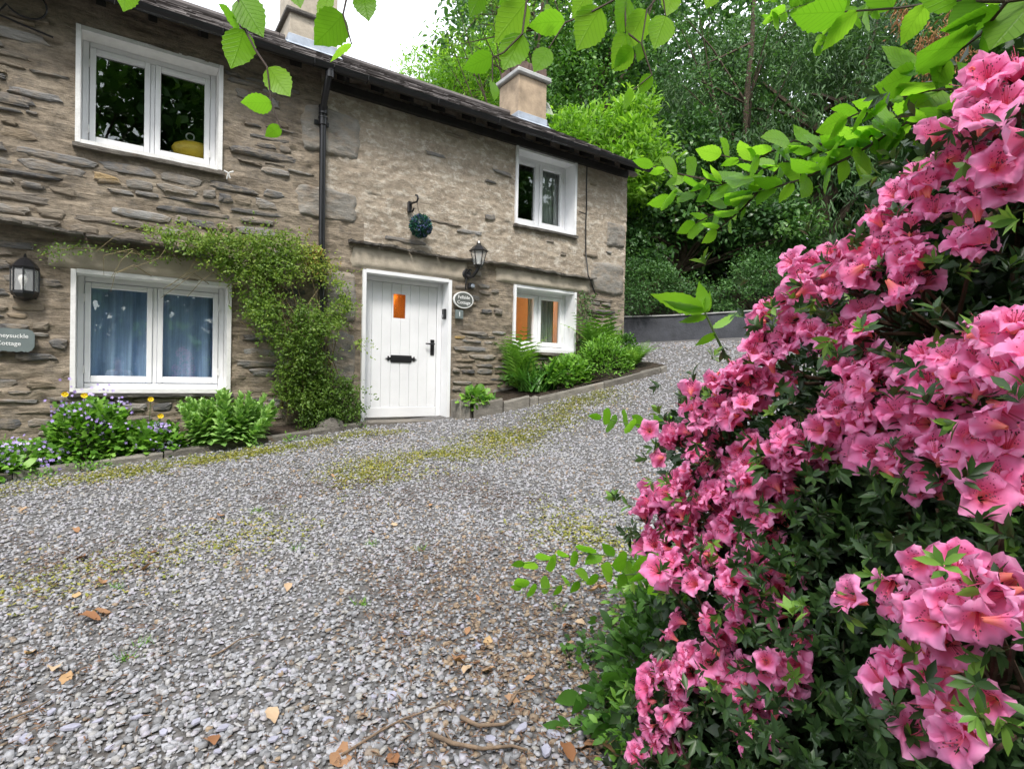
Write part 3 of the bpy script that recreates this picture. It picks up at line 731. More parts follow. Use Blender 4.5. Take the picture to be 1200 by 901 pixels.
k = MB(); k.lathe([(.012,2.11),(.016,2.15),(.026,2.19),(.026,2.22),(.01,2.24)], (bx,by,0), 10); autosmooth(k.build('bulb', MAT['bulb'], L2), 80)
# sensor and cable under the coach lantern
ss = thing('motion_sensor', 'small black motion sensor on the wall under the coach lantern', 'sensor', (4.03,-.04,1.8))
k = MB(); k.bbox(3.98, 4.06, -.09, -.01, 1.8, 1.88, .012); k.build('housing', MAT['black'], ss)
k = MB(); k.lathe([(.03,-.085),(.03,-.1),(.018,-.115)], (4.03,0,1.835), 12, 0, 'y'); k.build('lens', MAT['lead'], ss)
k = MB(); k.tube([(3.965,-.03,1.95),(3.95,-.035,1.87),(3.955,-.03,1.78)], .009, 6); k.build('cable', MAT['black'], ss)
# plaques
MAT['plaque'] = plain('green_slate_plaque', (.13,.16,.16), .6, .12, 8, .2, .003)
MAT['letters'] = plain('white_lettering', (.78,.79,.78), .6, .03, 5)
MAT['signgrey'] = plain('grey_sign_enamel', (.10,.108,.10), .45, .06, 5)
pl = thing('house_name_plaque', 'grey green slate plaque reading Honeysuckle Cottage below the flat lantern', 'plaque', (-.85,-.05,.72))
q = random.Random(5); x0, x1, z0, z1 = -1.03, -.665, .725, .935; poly = []
for i in range(24): poly.append((x0+.05+(x1-x0-.1)*i/23, z0+q.uniform(-.006,.006)))
poly += [(x1-.02,z0+.012),(x1,z0+.05),(x1+.002,z1-.05),(x1-.015,z1-.015)]
for i in range(12): poly.append((x1-.05-(x1-x0-.1)*i/11, z1+q.uniform(-.003,.003)))
poly += [(x0+.015,z1-.015),(x0,z1-.05),(x0,z0+.05),(x0+.02,z0+.012)]
k = MB(); k.prism(poly, -.058, -.025); k.build('slate', MAT['plaque'], pl)
letter('Honeysuckle', .054, MAT['letters'], Vector((-.848,-.0595,.868)), pl); letter('Cottage', .054, MAT['letters'], Vector((-.848,-.0595,.797)), pl)
ov = thing('house_name_sign', 'oval grey house sign reading Fellside Cottage beside the white door', 'sign', (3.915,-.04,1.52))
k = MB(); n = 36
k.prism([(3.915+.155*math.cos(2*math.pi*i/n), 1.635+.115*math.sin(2*math.pi*i/n)) for i in range(n)], -.05, -.02); k.build('rim', MAT['letters'], ov)
k = MB(); k.prism([(3.915+.14*math.cos(2*math.pi*i/n), 1.635+.1*math.sin(2*math.pi*i/n)) for i in range(n)], -.0535, -.045); k.build('panel', MAT['signgrey'], ov)
letter('Fellside', .064, MAT['letters'], Vector((3.915,-.055,1.668)), ov); letter('Cottage', .064, MAT['letters'], Vector((3.915,-.055,1.597)), ov)
nu = thing('house_number_tile', 'small square grey slate tile with the number 1', 'house number', (3.85,-.04,1.36))
k = MB(); k.bbox(3.795, 3.915, -.05, -.02, 1.37, 1.49, .005); k.build('tile', MAT['plaque'], nu); letter('1', .09, MAT['letters'], Vector((3.855,-.0515,1.43)), nu)
db = thing('doorbell', 'dark doorbell screwed to the white door reveal', 'doorbell', (3.69,.06,1.35))
k = MB(); k.bbox(3.655, 3.695, .03, .10, 1.36, 1.5, .008); k.build('housing', MAT['black'], db)
k = MB(); k.bbox(3.645, 3.6555, .045, .085, 1.38, 1.42, .004); k.build('button', MAT['brass'], db)
# hook and hanging ball
hk = thing('hanging_bracket', 'small black iron hanging bracket above the topiary ball', 'bracket', (3.12,-.02,2.7))
k = MB(); k.bbox(3.07, 3.12, -.05, .0, 2.70, 2.84, .006); k.build('plate', MAT['black'], hk)
k = MB(); k.tube([(3.095,-.03,2.80),(3.1,-.1,2.805),(3.115,-.2,2.80),(3.12,-.225,2.84),(3.115,-.21,2.88),(3.1,-.19,2.885)], .013, 7); k.tube([(3.1,-.03,2.72),(3.105,-.1,2.70),(3.11,-.13,2.735)], .012, 7); k.build('hook', MAT['black'], hk)
leafball = leafmat('artificial_leaf', [(0,(.01,.05,.03)),(.5,(.02,.11,.06)),(.72,(.03,.15,.10)),(.78,(.10,.12,.32)),(1,(.17,.18,.45))], 'attr', .1, .4)
# ------------------------------------------------------------------ leaf-mesh tools
def norm(a): return a/(np.linalg.norm(a, axis=-1, keepdims=True)+1e-9)
T_DIA = (np.array([(0,0,0),(.5,.3,.06),(1,0,-.05),(.5,-.3,.06)]), np.array([(0,1,2),(0,2,3)]))
T_OVAL = (np.array([(0,0,0),(.3,.22,.05),(.7,.2,.04),(1,0,-.1),(.7,-.2,.04),(.3,-.22,.05)]), np.array([(0,1,5),(1,2,5),(2,4,5),(2,3,4)]))
T_LANCE = (np.array([(0,0,0),(.35,.13,.05),(.75,.1,.02),(1,0,-.12),(.75,-.1,.02),(.35,-.13,.05)]), np.array([(0,1,5),(1,2,5),(2,4,5),(2,3,4)]))
T_LOBE = (np.array([(0,0,0),(.2,.42,.03),(.5,.2,0),(.75,.35,.0),(1,0,-.06),(.75,-.35,0),(.5,-.2,0),(.2,-.42,.03)]), np.array([(0,1,2),(0,2,6),(0,6,7),(2,3,4),(2,4,6),(4,5,6)]))
T_BLADE = (np.array([(0,.04,0),(0,-.04,0),(.5,.03,.12),(.5,-.03,.12),(1,0,.05)]), np.array([(0,1,2),(1,3,2),(2,3,4)]))
T_FLOR = (np.array([(0,0,0)]+[(.5*math.cos(2*math.pi*i/10)*(1 if i%2==0 else .55), .5*math.sin(2*math.pi*i/10)*(1 if i%2==0 else .55), .08) for i in range(10)]), np.array([(0,1+i,1+(i+1)%10) for i in range(10)]))
T_NEEDLE = (np.array([(0,0,0),(.4,.09,.05),(1,0,-.15),(.4,-.09,.05)]), np.array([(0,1,2),(0,2,3)]))
def leaf_arrays(pos, d, nrm, size, T):
    TV, TF = T; n = len(pos); k = len(TV)
    x = norm(d); z = norm(nrm-x*np.sum(nrm*x, -1, keepdims=True)); y = np.cross(z, x)
    B = np.stack([x, y, z], -1)                         # n,3,3
    V = pos[:, None, :]+np.einsum('nij,kj->nki', B, TV)*np.asarray(size)[:, None, None]
    F = TF[None]+(np.arange(n)*k)[:, None, None]
    return V.reshape(-1, 3), F.reshape(-1, TF.shape[1]), k
def leaves(name, pos, d, nrm, size, T, mat, parent=None, rnd=None):
    V, F, k = leaf_arrays(pos, d, nrm, size, T)
    if rnd is None: rnd = R.random(len(pos))
    return obj(name, rawmesh(name, V, F, mat, None, False, {'rnd': np.repeat(rnd, k)}), parent)
def rdir(n): return norm(R.normal(size=(n, 3)))
ba = thing('topiary_ball', 'round blue green artificial topiary ball hanging on the rough wall', 'topiary ball', (3.19,-.17,2.36))
d = rdir(1500); c0 = np.array([3.19,-.17,2.51])
leaves('leaves', c0+d*(.10+.035*R.random((1500,1))), norm(d+.8*rdir(1500)), rdir(1500), np.full(1500,.035), T_OVAL, leafball, ba)
k = MB(); k.lathe([(.02,-.11),(.08,-.08),(.11,0),(.08,.08),(.02,.11)], tuple(c0), 12); k.build('core', leafball, ba)
k = MB(); k.tube([c0+(0,0,.12), (3.14,-.2,2.70), (3.118,-.205,2.79)], .003, 4); k.build('cord', MAT['black'], ba)
# cables
cb = thing('wall_cable', 'thin black cable running down the rendered wall right of the upstairs window', 'cable', (6.15,-.03,1.9))
k = MB(); k.tube([(6.13,-.035,4.0),(6.12,-.04,3.7),(6.145,-.03,3.3),(6.13,-.035,3.1),(6.15,-.03,2.6),(6.13,-.12,2.22),(6.17,-.12,2.17),(6.35,-.05,1.97),(6.42,-.03,1.95)], .011, 6); k.build('cable', MAT['black'], cb)
k = MB(); k.tube([(6.14,-.03,3.21),(5.99,-.03,3.23)], .008, 5); k.build('branch_cable', MAT['black'], cb)
cc = thing('coiled_cable', 'loop of black cable on the wall above the upstairs window', 'cable', (-.7,-.03,3.75))
pts = [(-1.3,-.03,3.79),(-.95,-.03,3.77)]+[(-.75+.15*math.cos(a), -.035-.01*math.sin(2*a), 3.93+.13*math.sin(a)) for a in np.linspace(3.6,9.2,22)]+[(-.55,-.03,4.05)]
k = MB(); k.tube(pts, .009, 6); k.tube([(-1.5,-.03,3.83),(-.9,-.03,3.755),(-.55,-.03,3.69)], .009, 6); k.build('cable', MAT['black'], cc)
bx_ = thing('junction_box', 'white junction box high on the wall at the cable loop', 'box', (-.95,-.05,4.0))
k = MB(); k.bbox(-1.15, -.855, -.09, -.0, 3.98, 4.2, .012); k.build('housing', MAT['white'], bx_); k = MB(); k.bbox(-1.145, -.86, -.098, -.0915, 3.985, 4.195, .004); k.build('lid', MAT['white'], bx_)
ck = thing('wire_cleat', 'small white wire cleat on the wall beside the upstairs sill', 'cleat', (.95,-.03,2.72))
k = MB(); k.tube([(.94,-.03,2.68),(.95,-.05,2.74),(.97,-.06,2.75),(1.0,-.04,2.77)], .009, 6); k.tube([(.91,-.04,2.76),(.95,-.05,2.74),(.97,-.04,2.69)], .009, 6); k.build('cleat', MAT['white_old'], ck)
# curtains and things behind the glass
def curtain(x0, x1, z0, z1, y, folds, mat, label, amp=.022, taper=0, cat='curtain', grp=None):
    n = int(folds*10); V = []; F = []
    for j in range(7):
        t = j/6; z = z1+(z0-z1)*t
        for i in range(n+1):
            s = i/n; x = x0+(x1-x0)*s-taper*t*s
            V.append((x+.006*math.sin(s*31+t*2), y+amp*(.7+.5*t)*math.sin(s*folds*6.283+.5*math.sin(s*9)+t*.4), z))
    for j in range(6):
        for i in range(n): F.append((j*(n+1)+i, j*(n+1)+i+1, (j+1)*(n+1)+i+1, (j+1)*(n+1)+i))
    nv = len(V); V += [(a,b+.004,c) for a,b,c in V]; F += [tuple(q+nv for q in f[::-1]) for f in F]
    o = obj('curtain', rawmesh('curtain', V, F, mat, None, True)); tag(o, label, cat, grp); return o
curtain(-.36, .30, .36, 1.56, .40, 4, MAT['blue_curtain'], 'blue curtain drawn behind the left casement of the ground floor window', .04)
curtain(.31, .97, .36, 1.56, .40, 3.5, MAT['blue_curtain'], 'blue curtain drawn behind the right casement of the ground floor window', .04)
curtain(5.38, 5.90, .9, 1.98, .46, 5, MAT['pale_curtain'], 'pale curtain hanging inside the warmly lit downstairs window')
curtain(5.45, 5.88, 2.8, 4.02, .46, 5, MAT['pale_curtain'], 'pale curtain at the side of the right upstairs window', taper=-.1)
MAT['yellow'] = plain('yellow_enamel', (.62,.40,.03), .45, .15, 6)
yo = thing('yellow_ornament', 'yellow boat shaped ornament standing on the sill inside the left upstairs window', 'ornament', (.7,.36,2.86))
k = MB(); prof = [(.01,-.22),(.05,-.19),(.085,-.1),(.095,0),(.09,.1),(.055,.19),(.01,.22)]
V = []; n = 14
for r_, h in prof:
    for q_ in range(n): a = 2*math.pi*q_/n; V.append((.66+h, .37+r_*.6*math.cos(a), 3.03+r_*1.25*math.sin(a)))
F = [(i*n+q_, i*n+(q_+1)%n, (i+1)*n+(q_+1)%n, (i+1)*n+q_) for i in range(6) for q_ in range(n)]
k.add(V, F); autosmooth(k.build('hull', MAT['yellow'], yo), 80)
k = MB(); k.tube([(.62+.04*math.cos(a), .37, 3.185+.04*math.sin(a)) for a in np.linspace(0,2*math.pi,17)], .009, 6); k.build('ring', MAT['brass'], yo)
k = MB(); k.lathe([(.07,2.86),(.05,2.88),(.03,2.94)], (.66,.37,0), 12); k.build('stand', MAT['white'], yo)
k = MB(); k.bbox(-.36, .87, .30, .50, 2.8, 2.86, .006); k.build('window_board', MAT['white'], cotL)
sh = thing('pendant_lamp', 'dark domed pendant lamp hanging in the lit downstairs room', 'lamp', (5.45,1.3,2.24))
k = MB(); k.lathe([(.02,1.95),(.1,1.93),(.16,1.86),(.17,1.80),(.165,1.80),(.02,1.92)], (5.28,1.3,0), 20); autosmooth(k.build('lamp_shade', MAT['blackmatt'], sh)); k = MB(); k.tube([(5.28,1.3,1.94),(5.28,1.3,2.25)], .006, 5); k.build('flex', MAT['black'], sh)
# TV aerial on the right chimney
ae = thing('television_aerial', 'thin grey television aerial on a pole beside the beige chimney', 'aerial', (7.0,2.3,5.5))
k = MB(); k.tube([(7.02,2.3,5.35),(7.02,2.3,6.15)], .014, 6); k.build('pole', MAT['brass'], ae)
k = MB(); k.tube([(6.92,2.2,6.0),(7.3,2.45,6.12)], .01, 5); k.build('boom', MAT['brass'], ae)
for i in range(7):
    t = i/6; c = np.array([6.95+.33*t, 2.22+.21*t, 6.01+.1*t]); k = MB(); k.tube([c+(.03,-.05,-.16+.03*t), c+(-.03,.05,.16-.03*t)], .005, 4); k.build('element', MAT['brass'], ae)

# ================================================================== KERBS, BEDS, RETAINING WALL
def kerb(root, pts, hs, w, lens, seed, sink=.08, name='kerb_stone'):
    q = random.Random(seed); pts = [np.array(p, float) for p in pts]
    seg = [np.linalg.norm(b-a) for a, b in zip(pts[:-1], pts[1:])]; tot = sum(seg)
    def at(s):
        for a, b, l in zip(pts[:-1], pts[1:], seg):
            if s <= l: return a+(b-a)*s/l
            s -= l
        return pts[-1]
    s = 0; i = 0
    while s < tot-.02:
        ln = lens[i % len(lens)]*q.uniform(.9,1.1); e = min(s+ln, tot); a = at(s+.006); b = at(e-.006); dv = norm(b-a); nv = np.array([-dv[1], dv[0]])
        h = hs(.5*(s+e)/tot); V = []; n = 5
        for j in range(n):
            p = a+(b-a)*j/(n-1)
            for off, hh in ((-w/2,-sink),(w/2,-sink),(w/2,h),(w/2-.02,h+.012),(-w/2+.015,h+.012),(-w/2,h-.008)):
                pp = p+nv*(off+q.uniform(-.006,.006)); V.append((pp[0], pp[1], float(gz(*p))+hh+q.uniform(-.006,.006)))
        F = [(j*6+k, (j+1)*6+k, (j+1)*6+(k+1)%6, j*6+(k+1)%6) for j in range(n-1) for k in range(6)]+[tuple(range(6)), tuple((n-1)*6+k for k in range(6))[::-1]]
        obj(name, rawmesh(name, V, F, MAT['kerb']), root); s = e; i += 1
kl = thing('flower_bed_kerb', 'low weathered stone kerb edging the bed under the blue curtained window', 'kerb', (.8,-.5,-.25))
LK = [(-3.0,-.85),(-.8,-.56),(.1,-.52),(.87,-.46),(1.7,-.33),(2.45,-.16)]
kerb(kl, LK, lambda t: .055, .10, [.9,.62,.8,.5,.7], 3)
kr = thing('flower_bed_kerb', 'stone kerb of upright blocks and long slabs edging the fern bed right of the door', 'kerb', (5,-.6,.2))
RK = [(3.80,-.10),(3.84,-.34),(4.25,-.50),(5.2,-.74),(6.2,-.95),(6.9,-1.05)]
kerb(kr, RK, lambda t: .24-.16*min(1, t*2.6) if t < .45 else .08, .13, [.14,.16,.42,.38,.12,.95,1.0,.85], 5)
k = MB(); k.bbox(3.755, 3.80, -.30, -.02, -.1, .26, .012); k.build('kerb_stone', MAT['kerb'], kr)
def bed(name, front, x0, x1, h, seed):
    xs = np.linspace(x0, x1, 40); fx = [p[0] for p in front]; fy = [p[1] for p in front]; V = []; m_ = 9
    for x in xs:
        yf = np.interp(x, fx, fy)
        for j in range(m_):
            y = yf+(.05-yf)*j/(m_-1); V.append((x, y, float(gz(x, yf))+h+.10*j/(m_-1)+float(fbm(x*6, y*6, seed)-.5)*.05))
    F = [(i*m_+j, (i+1)*m_+j, (i+1)*m_+j+1, i*m_+j+1) for i in range(39) for j in range(m_-1)]
    o = obj(name, rawmesh(name, V, F, MAT['soil'], None, True)); o['kind'] = 'structure'; return o
bed('flower_bed_soil', LK, -3, 2.42, .03, 4); bed('flower_bed_soil', RK[1:], 3.86, 6.95, .1, 5)
rk = MB(); V = []; n = 10; q = random.Random(8)
for i in range(5):
    ph = i/4*math.pi/2
    for j in range(n):
        a = 2*math.pi*j/n; r_ = math.cos(ph)*.15*q.uniform(.85,1.12)+.005; V.append((2.06+r_*1.25*math.cos(a), -.22+r_*.7*math.sin(a), -.13+.19*math.sin(ph)*q.uniform(.9,1.1)))
rk.add(V, [(i*n+j, i*n+(j+1)%n, (i+1)*n+(j+1)%n, (i+1)*n+j) for i in range(4) for j in range(n)]+[tuple(4*n+j for j in range(n))])
tag(rk.build('boulder', MAT['slab'], None, True), 'rounded brown boulder at the foot of the climbing plant', 'boulder')
rw = thing('retaining_wall', 'low curved dark retaining wall with a pale coping beyond the house corner', 'wall', (10.5,1.6,1.4))
cv = [np.array(p) for p in ((7.6,3.5),(8.4,3.05),(9.4,2.35),(10.2,1.85),(11.0,1.35),(12.0,.6),(13.2,-.6),(14.2,-2.2),(15,-4.5))]
ztop = [1.86,1.92,1.98,2.03,2.10,2.2,2.3,2.4,2.5]
def band(off0, off1, zb, zt, name, mat):
    V = []; F = []; k = len(cv)
    for i in range(k):
        dv = norm(cv[min(i+1,k-1)]-cv[max(i-1,0)]); nv = np.array([dv[1], -dv[0]])
        a = cv[i]-nv*off0; b = cv[i]-nv*off1
        V += [(*a, zb(i)), (*b, zb(i)), (*b, zt(i)), (*a, zt(i))]
    for i in range(k-1):
        for j in range(4): F.append((i*4+j, i*4+(j+1)%4, (i+1)*4+(j+1)%4, (i+1)*4+j))
    F += [(0,1,2,3)[::-1], tuple((k-1)*4+j for j in range(4))]
    return obj(name, rawmesh(name, V, F, mat), rw)
for i in range(len(cv)-1):     # rendered bays
    pass
band(0, .3, lambda i: .6, lambda i: ztop[i], 'wall', MAT['darkwall'])
band(-.03, .34, lambda i: ztop[i]+.002, lambda i: ztop[i]+.03, 'coping', MAT['concrete'])

# ================================================================== PERSON TAKING THE PICTURE (mirrored in the ground floor window)
MAT['skin'] = plain('skin', (.55,.34,.25), .5, .08, 12); MAT['tshirt'] = plain('white_tshirt', (.68,.72,.80), .9, .06, 10, .3, .01)
MAT['denim'] = plain('dark_denim', (.05,.06,.09), .9, .2, 20); MAT['hair'] = plain('brown_hair', (.05,.03,.02), .6, .3, 40); MAT['shoe'] = plain('dark_shoe', (.03,.03,.03), .6, .2, 10)
pb = Vector((-.03, -7.42, float(gz(-.03, -7.42)))); prot = Matrix.Rotation(-YAW*.35, 4, 'Z')
def pw(x, y, z): return pb+prot @ Vector((x, y, z))         # person space: +y forward, z up
person = thing('person', 'person in a pale t-shirt holding up a camera, mirrored in the curtained window', 'person', tuple(pb))
def skinned(name, chains, mat, root=0, sub=1):
    V = []; E = []; RD = []; key = {}
    for ch in chains:
        last = None
        for x, y, z, r_ in ch:
            k = (round(x,3), round(y,3), round(z,3))
            if k not in key: key[k] = len(V); V.append(tuple(pw(x,y,z))); RD.append(r_)
            if last is not None: E.append((last, key[k]))
            last = key[k]
    me = bpy.data.meshes.new(name); me.from_pydata(V, E, []); me.materials.append(mat); o = obj(name, me, person)
    md = o.modifiers.new('skin', 'SKIN'); md.use_smooth_shade = True
    for i, sv in enumerate(me.skin_vertices[0].data): rr = RD[i]; sv.radius = rr if isinstance(rr, tuple) else (rr, rr); sv.use_root = (i == root)
    o.modifiers.new('subdivision', 'SUBSURF').levels = sub; o.modifiers['subdivision'].render_levels = sub
    return o
pel = (0,0,.92,.125)
def arm(s):
    return [(0,0,1.36,.10),(s*.17,0,1.37,.065),(s*.26,.06,1.12,.045),(s*.10,.30,1.33,.033),(s*.075,.36,1.37,.026)]
def hand(s):
    w = (s*.075,.36,1.37,.026); out = [[w,(s*.06,.395,1.40,.03)]]
    for i in range(4):
        z = 1.425-.02*i; L = (.03,.036,.034,.026)[i]
        out.append([(s*.06,.395,1.40,.03),(s*.055,.415,z,.0095),(s*.035,.415+L*.45,z,.009),(s*.012,.415+L*.3,z,.008)])
    out.append([(s*.06,.395,1.40,.03),(s*.05,.385,1.435,.0105),(s*.03,.385,1.45,.009)])
    return out
body = [[pel,(0,0,1.1,.115),(0,0,1.25,.125),(0,0,1.36,.10),(0,.01,1.46,.055),(0,.03,1.53,.062),(0,.025,1.60,.085),(0,.015,1.67,.075)]]
for s in (-1, 1):
    body += [arm(s)]+hand(s)
    body += [[pel,(s*.09,0,.84,.085),(s*.10,.02,.48,.058),(s*.10,-.02,.10,.04),(s*.10,.12,.04,.035)]]
body += [[(0,.025,1.60,.085),(0,.115,1.585,.014),(0,.125,1.565,.014)]]
skinned('body', body, MAT['skin'])
skinned('t_shirt', [[(0,0,.86,.155),(0,0,1.1,.15),(0,0,1.25,.155),(0,0,1.36,.125),(0,.005,1.41,.075)]]+[[(0,0,1.36,.125),(s*.17,0,1.37,.085),(s*.245,.045,1.17,.068)] for s in (-1,1)], MAT['tshirt'])
skinned('trousers', [[(0,0,.93,.145),(s*.09,0,.84,.105),(s*.10,.02,.48,.078),(s*.10,-.02,.10,.065)] for s in (-1,1)], MAT['denim'])
for s in (-1, 1): skinned('shoe', [[(s*.10,-.05,.05,.045),(s*.10,.06,.05,.045),(s*.10,.17,.04,.035)]], MAT['shoe'])
skinned('hair', [[(0,-.04,1.56,.075),(0,-.015,1.66,.092),(0,.03,1.70,.075)]], MAT['hair'])
for s in (-1, 1):
    k = MB(); e = pw(s*.033,.105,1.61); k.lathe([(.004,-.012),(.012,0),(.004,.012)], tuple(e), 8); k.build('eye', MAT['black'], person)
k = MB(); e = pw(0,.10,1.535); k.box(e.x-.022, e.x+.022, e.y-.006, e.y+.012, e.z-.004, e.z+.004); k.build('mouth', plain('lips', (.4,.15,.13), .5), person)
for s in (-1, 1):
    k = MB(); e = pw(s*.088,.02,1.60); k.lathe([(.006,-.03),(.016,0),(.006,.03)], tuple(e), 8); k.build('ear', MAT['skin'], person)
ph = thing('phone', 'slim black phone held up in both hands by the mirrored person', 'phone', tuple(pw(0,.40,1.36)))
k = MB(); k.bbox(-.075, .075, .40, .408, 1.345, 1.425, .003); k.v = [tuple(pw(*v)) for v in k.v]; k.build('body', MAT['black'], ph)

# ================================================================== TREES AND SHRUBS
GREEN = {
 'dark': [(0,(.024,.065,.018)),(.5,(.05,.13,.032)),(.85,(.09,.20,.048)),(1,(.14,.27,.065))],
 'yew': [(0,(.03,.075,.026)),(.6,(.06,.135,.042)),(1,(.10,.20,.065))],
 'ivy': [(0,(.02,.07,.012)),(.5,(.06,.16,.025)),(.85,(.11,.25,.04)),(1,(.15,.30,.05))],
 'bright': [(0,(.08,.19,.015)),(.5,(.17,.36,.03)),(1,(.30,.50,.06))],
 'mid': [(0,(.035,.09,.025)),(.5,(.065,.16,.045)),(1,(.11,.23,.06))],
 'lime': [(0,(.07,.16,.02)),(.5,(.12,.25,.03)),(1,(.19,.34,.05))],
}
LM = {k: leafmat('foliage_'+k, v, 'attr', .45 if k in ('bright','lime') else .3, .5 if k != 'dark' else .35) for k, v in GREEN.items()}
def tree(name, label, loc, lobes, nclump, per, csize, lsize, T, mat, cat='tree', group=None, trunk=None, tr=.16, bark='bark', droop=.2, seed=1, shell=.55, nb=26):
    """lobes: list of (centre, radii); leaves gather in clumps through the lobes"""
    global R
    R = np.random.default_rng(seed)
    root = thing(name, label, cat, loc, group)
    vol = np.array([np.prod(r_)**(2/3) for c, r_ in lobes]); ids = R.choice(len(lobes), nclump, p=vol/vol.sum())
    C = np.array([lobes[i][0] for i in ids], float); RR = np.array([lobes[i][1] for i in ids], float)
    d = rdir(nclump); u = (shell+(1-shell)*R.random((nclump,1)))**.6*R.uniform(.75,1.12,(nclump,1))
    cc = C+d*RR*u
    out = norm(d*RR)
    n = nclump*per; idx = np.repeat(np.arange(nclump), per)
    off = R.normal(size=(n,3))*csize*np.array([1,1,.7])*R.uniform(.5,1.3,(nclump,1))[idx]
    pos = cc[idx]+off
    dd = norm(out[idx]*.6+rdir(n)*.9+np.array([0,0,-droop])); nn = norm(np.array([0,0,.8])+out[idx]*.4+rdir(n)*.8)
    rn = np.clip(.5+(R.random(nclump)-.5)[idx]*.7+(R.random(n)-.5)*.6, 0, 1)
    leaves('crown', pos, dd, nn, lsize*R.uniform(.6,1.3,n), T, mat, root, rn)
    m = MB(); b = np.array(loc, float); q = random.Random(seed)
    top = np.mean([c for c, _ in lobes], axis=0) if trunk is None else np.array(trunk, float)
    k = 7; pts = [b+(top-b)*i/(k-1)+np.array([q.uniform(-.08,.08),q.uniform(-.08,.08),0])*(0 if i == 0 else 1) for i in range(k)]
    pts[0] = pts[0]-np.array([0,0,.3]); m.tube(pts, [tr*(1-.7*i/(k-1)) for i in range(k)], 9)
    for j in range(0, nclump, max(1, nclump//nb)):
        s = pts[q.randint(2, k-1)]; e = cc[j]; mid = (s+e)/2+np.array([q.uniform(-.15,.15), q.uniform(-.15,.15), q.uniform(0,.3)]); m.tube([s, mid, e], [tr*.28, tr*.18, tr*.06], 5)
    autosmooth(m.build('trunk', MAT[bark], root), 60)
    return root
def gp(x, y): return (x, y, float(gz(x, y))-.1)
def at(px, py, d): return tuple(P(px, py, d))
BG = 'trees on the slope behind the cottages'
# bright young tree behind the roof, left
a = at(470,110,19); tree('ash_tree', 'bright yellow green tree showing above the roof between the chimneys', gp(8.6,9.5), [(at(500,110,18),(1.4,1.4,1.3)),(at(560,100,18.5),(1.2,1.2,1.5)),(at(450,130,17.5),(.8,.8,.8)),(at(530,160,18),(1.8,1.5,1.2)),(at(590,70,19),(.8,.8,1.0))], 260, 55, .25, .17, T_LANCE, LM['bright'], 'tree', BG, seed=21, shell=.3)
tree('ivy_clad_tree', 'tall tree trunk wrapped in dark ivy just right of the beige chimney', gp(11.6,6.4), [(at(690,110,16.5),(1.25,1.2,1.5)),(at(665,170,16.2),(1.0,1.0,1.2)),(at(720,60,16.8),(1.1,1.1,1.4)),(at(660,70,16.5),(.6,.6,1.1)),(at(700,240,16),(1.6,1.4,1.6)),(at(740,-20,17),(1.2,1.2,1.2))], 330, 60, .22, .14, T_OVAL, LM['ivy'], 'tree', BG, tr=.3, seed=22)
tree('laurel_bush', 'bright yellow green laurel bush growing behind the right end of the roof', gp(10.6,4.0), [(at(690,165,14),(1.05,.9,.65)),(at(740,180,13.6),(.75,.75,.8)),(at(655,180,14),(.6,.6,.6)),(at(745,135,14),(.5,.5,.45)),(at(720,215,13.6),(1.0,.9,.7))], 210, 45, .17, .19, T_LANCE, LM['bright'], 'bush', BG, tr=.09, droop=-.5, seed=23)
tree('yew_tree', 'huge dark feathery yew filling the upper right behind the azalea', gp(17.2,2.2), [(at(930,130,17),(2.6,2.4,2.6)),(at(860,190,16.5),(1.6,1.6,1.9)),(at(1010,60,17.5),(2.2,2,2)),(at(830,100,17.5),(1.6,1.6,1.8)),(at(980,230,16),(2.2,2,1.6)),(at(1100,120,16),(2.4,2.4,2.4)),(at(1180,20,17),(2.2,2.2,2))], 760, 60, .3, .24, T_NEEDLE, LM['yew'], 'tree', BG, tr=.35, droop=.9, seed=24)
tree('holly_tree', 'dark glossy evergreen tree directly right of the house corner', gp(12.6,3.6), [(at(765,235,15),(1.3,1.2,1.1)),(at(830,250,15.2),(1.3,1.2,1.1)),(at(745,290,14.6),(.8,.8,.9)),(at(800,180,15.6),(1.2,1.2,1.0)),(at(900,270,15),(1.3,1.2,1.0))], 330, 60, .22, .15, T_OVAL, LM['dark'], 'tree', BG, tr=.16, seed=25)
tree('rounded_bush', 'soft mid green bush above the dark retaining wall near the house corner', gp(10.9,3.0), [(at(765,330,13.5),(.75,.7,.5)),(at(745,350,13),(.4,.4,.4)),(at(800,345,13.4),(.6,.55,.4)),(at(735,310,13.5),(.4,.4,.5))], 120, 60, .13, .07, T_OVAL, LM['mid'], 'bush', 'bushes above the retaining wall', tr=.05, seed=26)
tree('rounded_bush', 'dense blue green bush above the retaining wall next to the azalea', gp(12.6,1.9), [(at(885,320,13.8),(.8,.75,.55)),(at(850,345,13.4),(.6,.55,.45)),(at(930,335,13.6),(.7,.6,.55)),(at(985,330,13.8),(.8,.7,.6))], 150, 60, .13, .07, T_OVAL, LM['mid'], 'bush', 'bushes above the retaining wall', tr=.05, seed=27)
tree('bare_limbed_tree', 'thin pale limbed tree with sparse leaves in front of the yew', gp(15.0,3.3), [(at(880,60,15),(1.1,1.1,1.3)),(at(840,120,15),(.8,.8,.8)),(at(920,20,15.2),(1.1,1.1,.9)),(at(800,60,15.2),(.8,.8,.9))], 70, 40, .25, .09, T_OVAL, LM['mid'], 'tree', BG, trunk=at(885,-20,15.2), tr=.15, bark='bark', seed=28, nb=9)
tree('oak_tree', 'sparse leaved tree against the white sky above the chimney', gp(10.2,8.2), [(at(545,25,16.5),(.7,.7,.6)),(at(600,10,16.5),(1.0,.9,.8)),(at(650,30,16.5),(.7,.7,.7)),(at(525,60,16.5),(.35,.35,.4))], 70, 26, .2, .11, T_OVAL, LM['lime'], 'tree', BG, trunk=at(640,-40,16.5), tr=.12, seed=30)
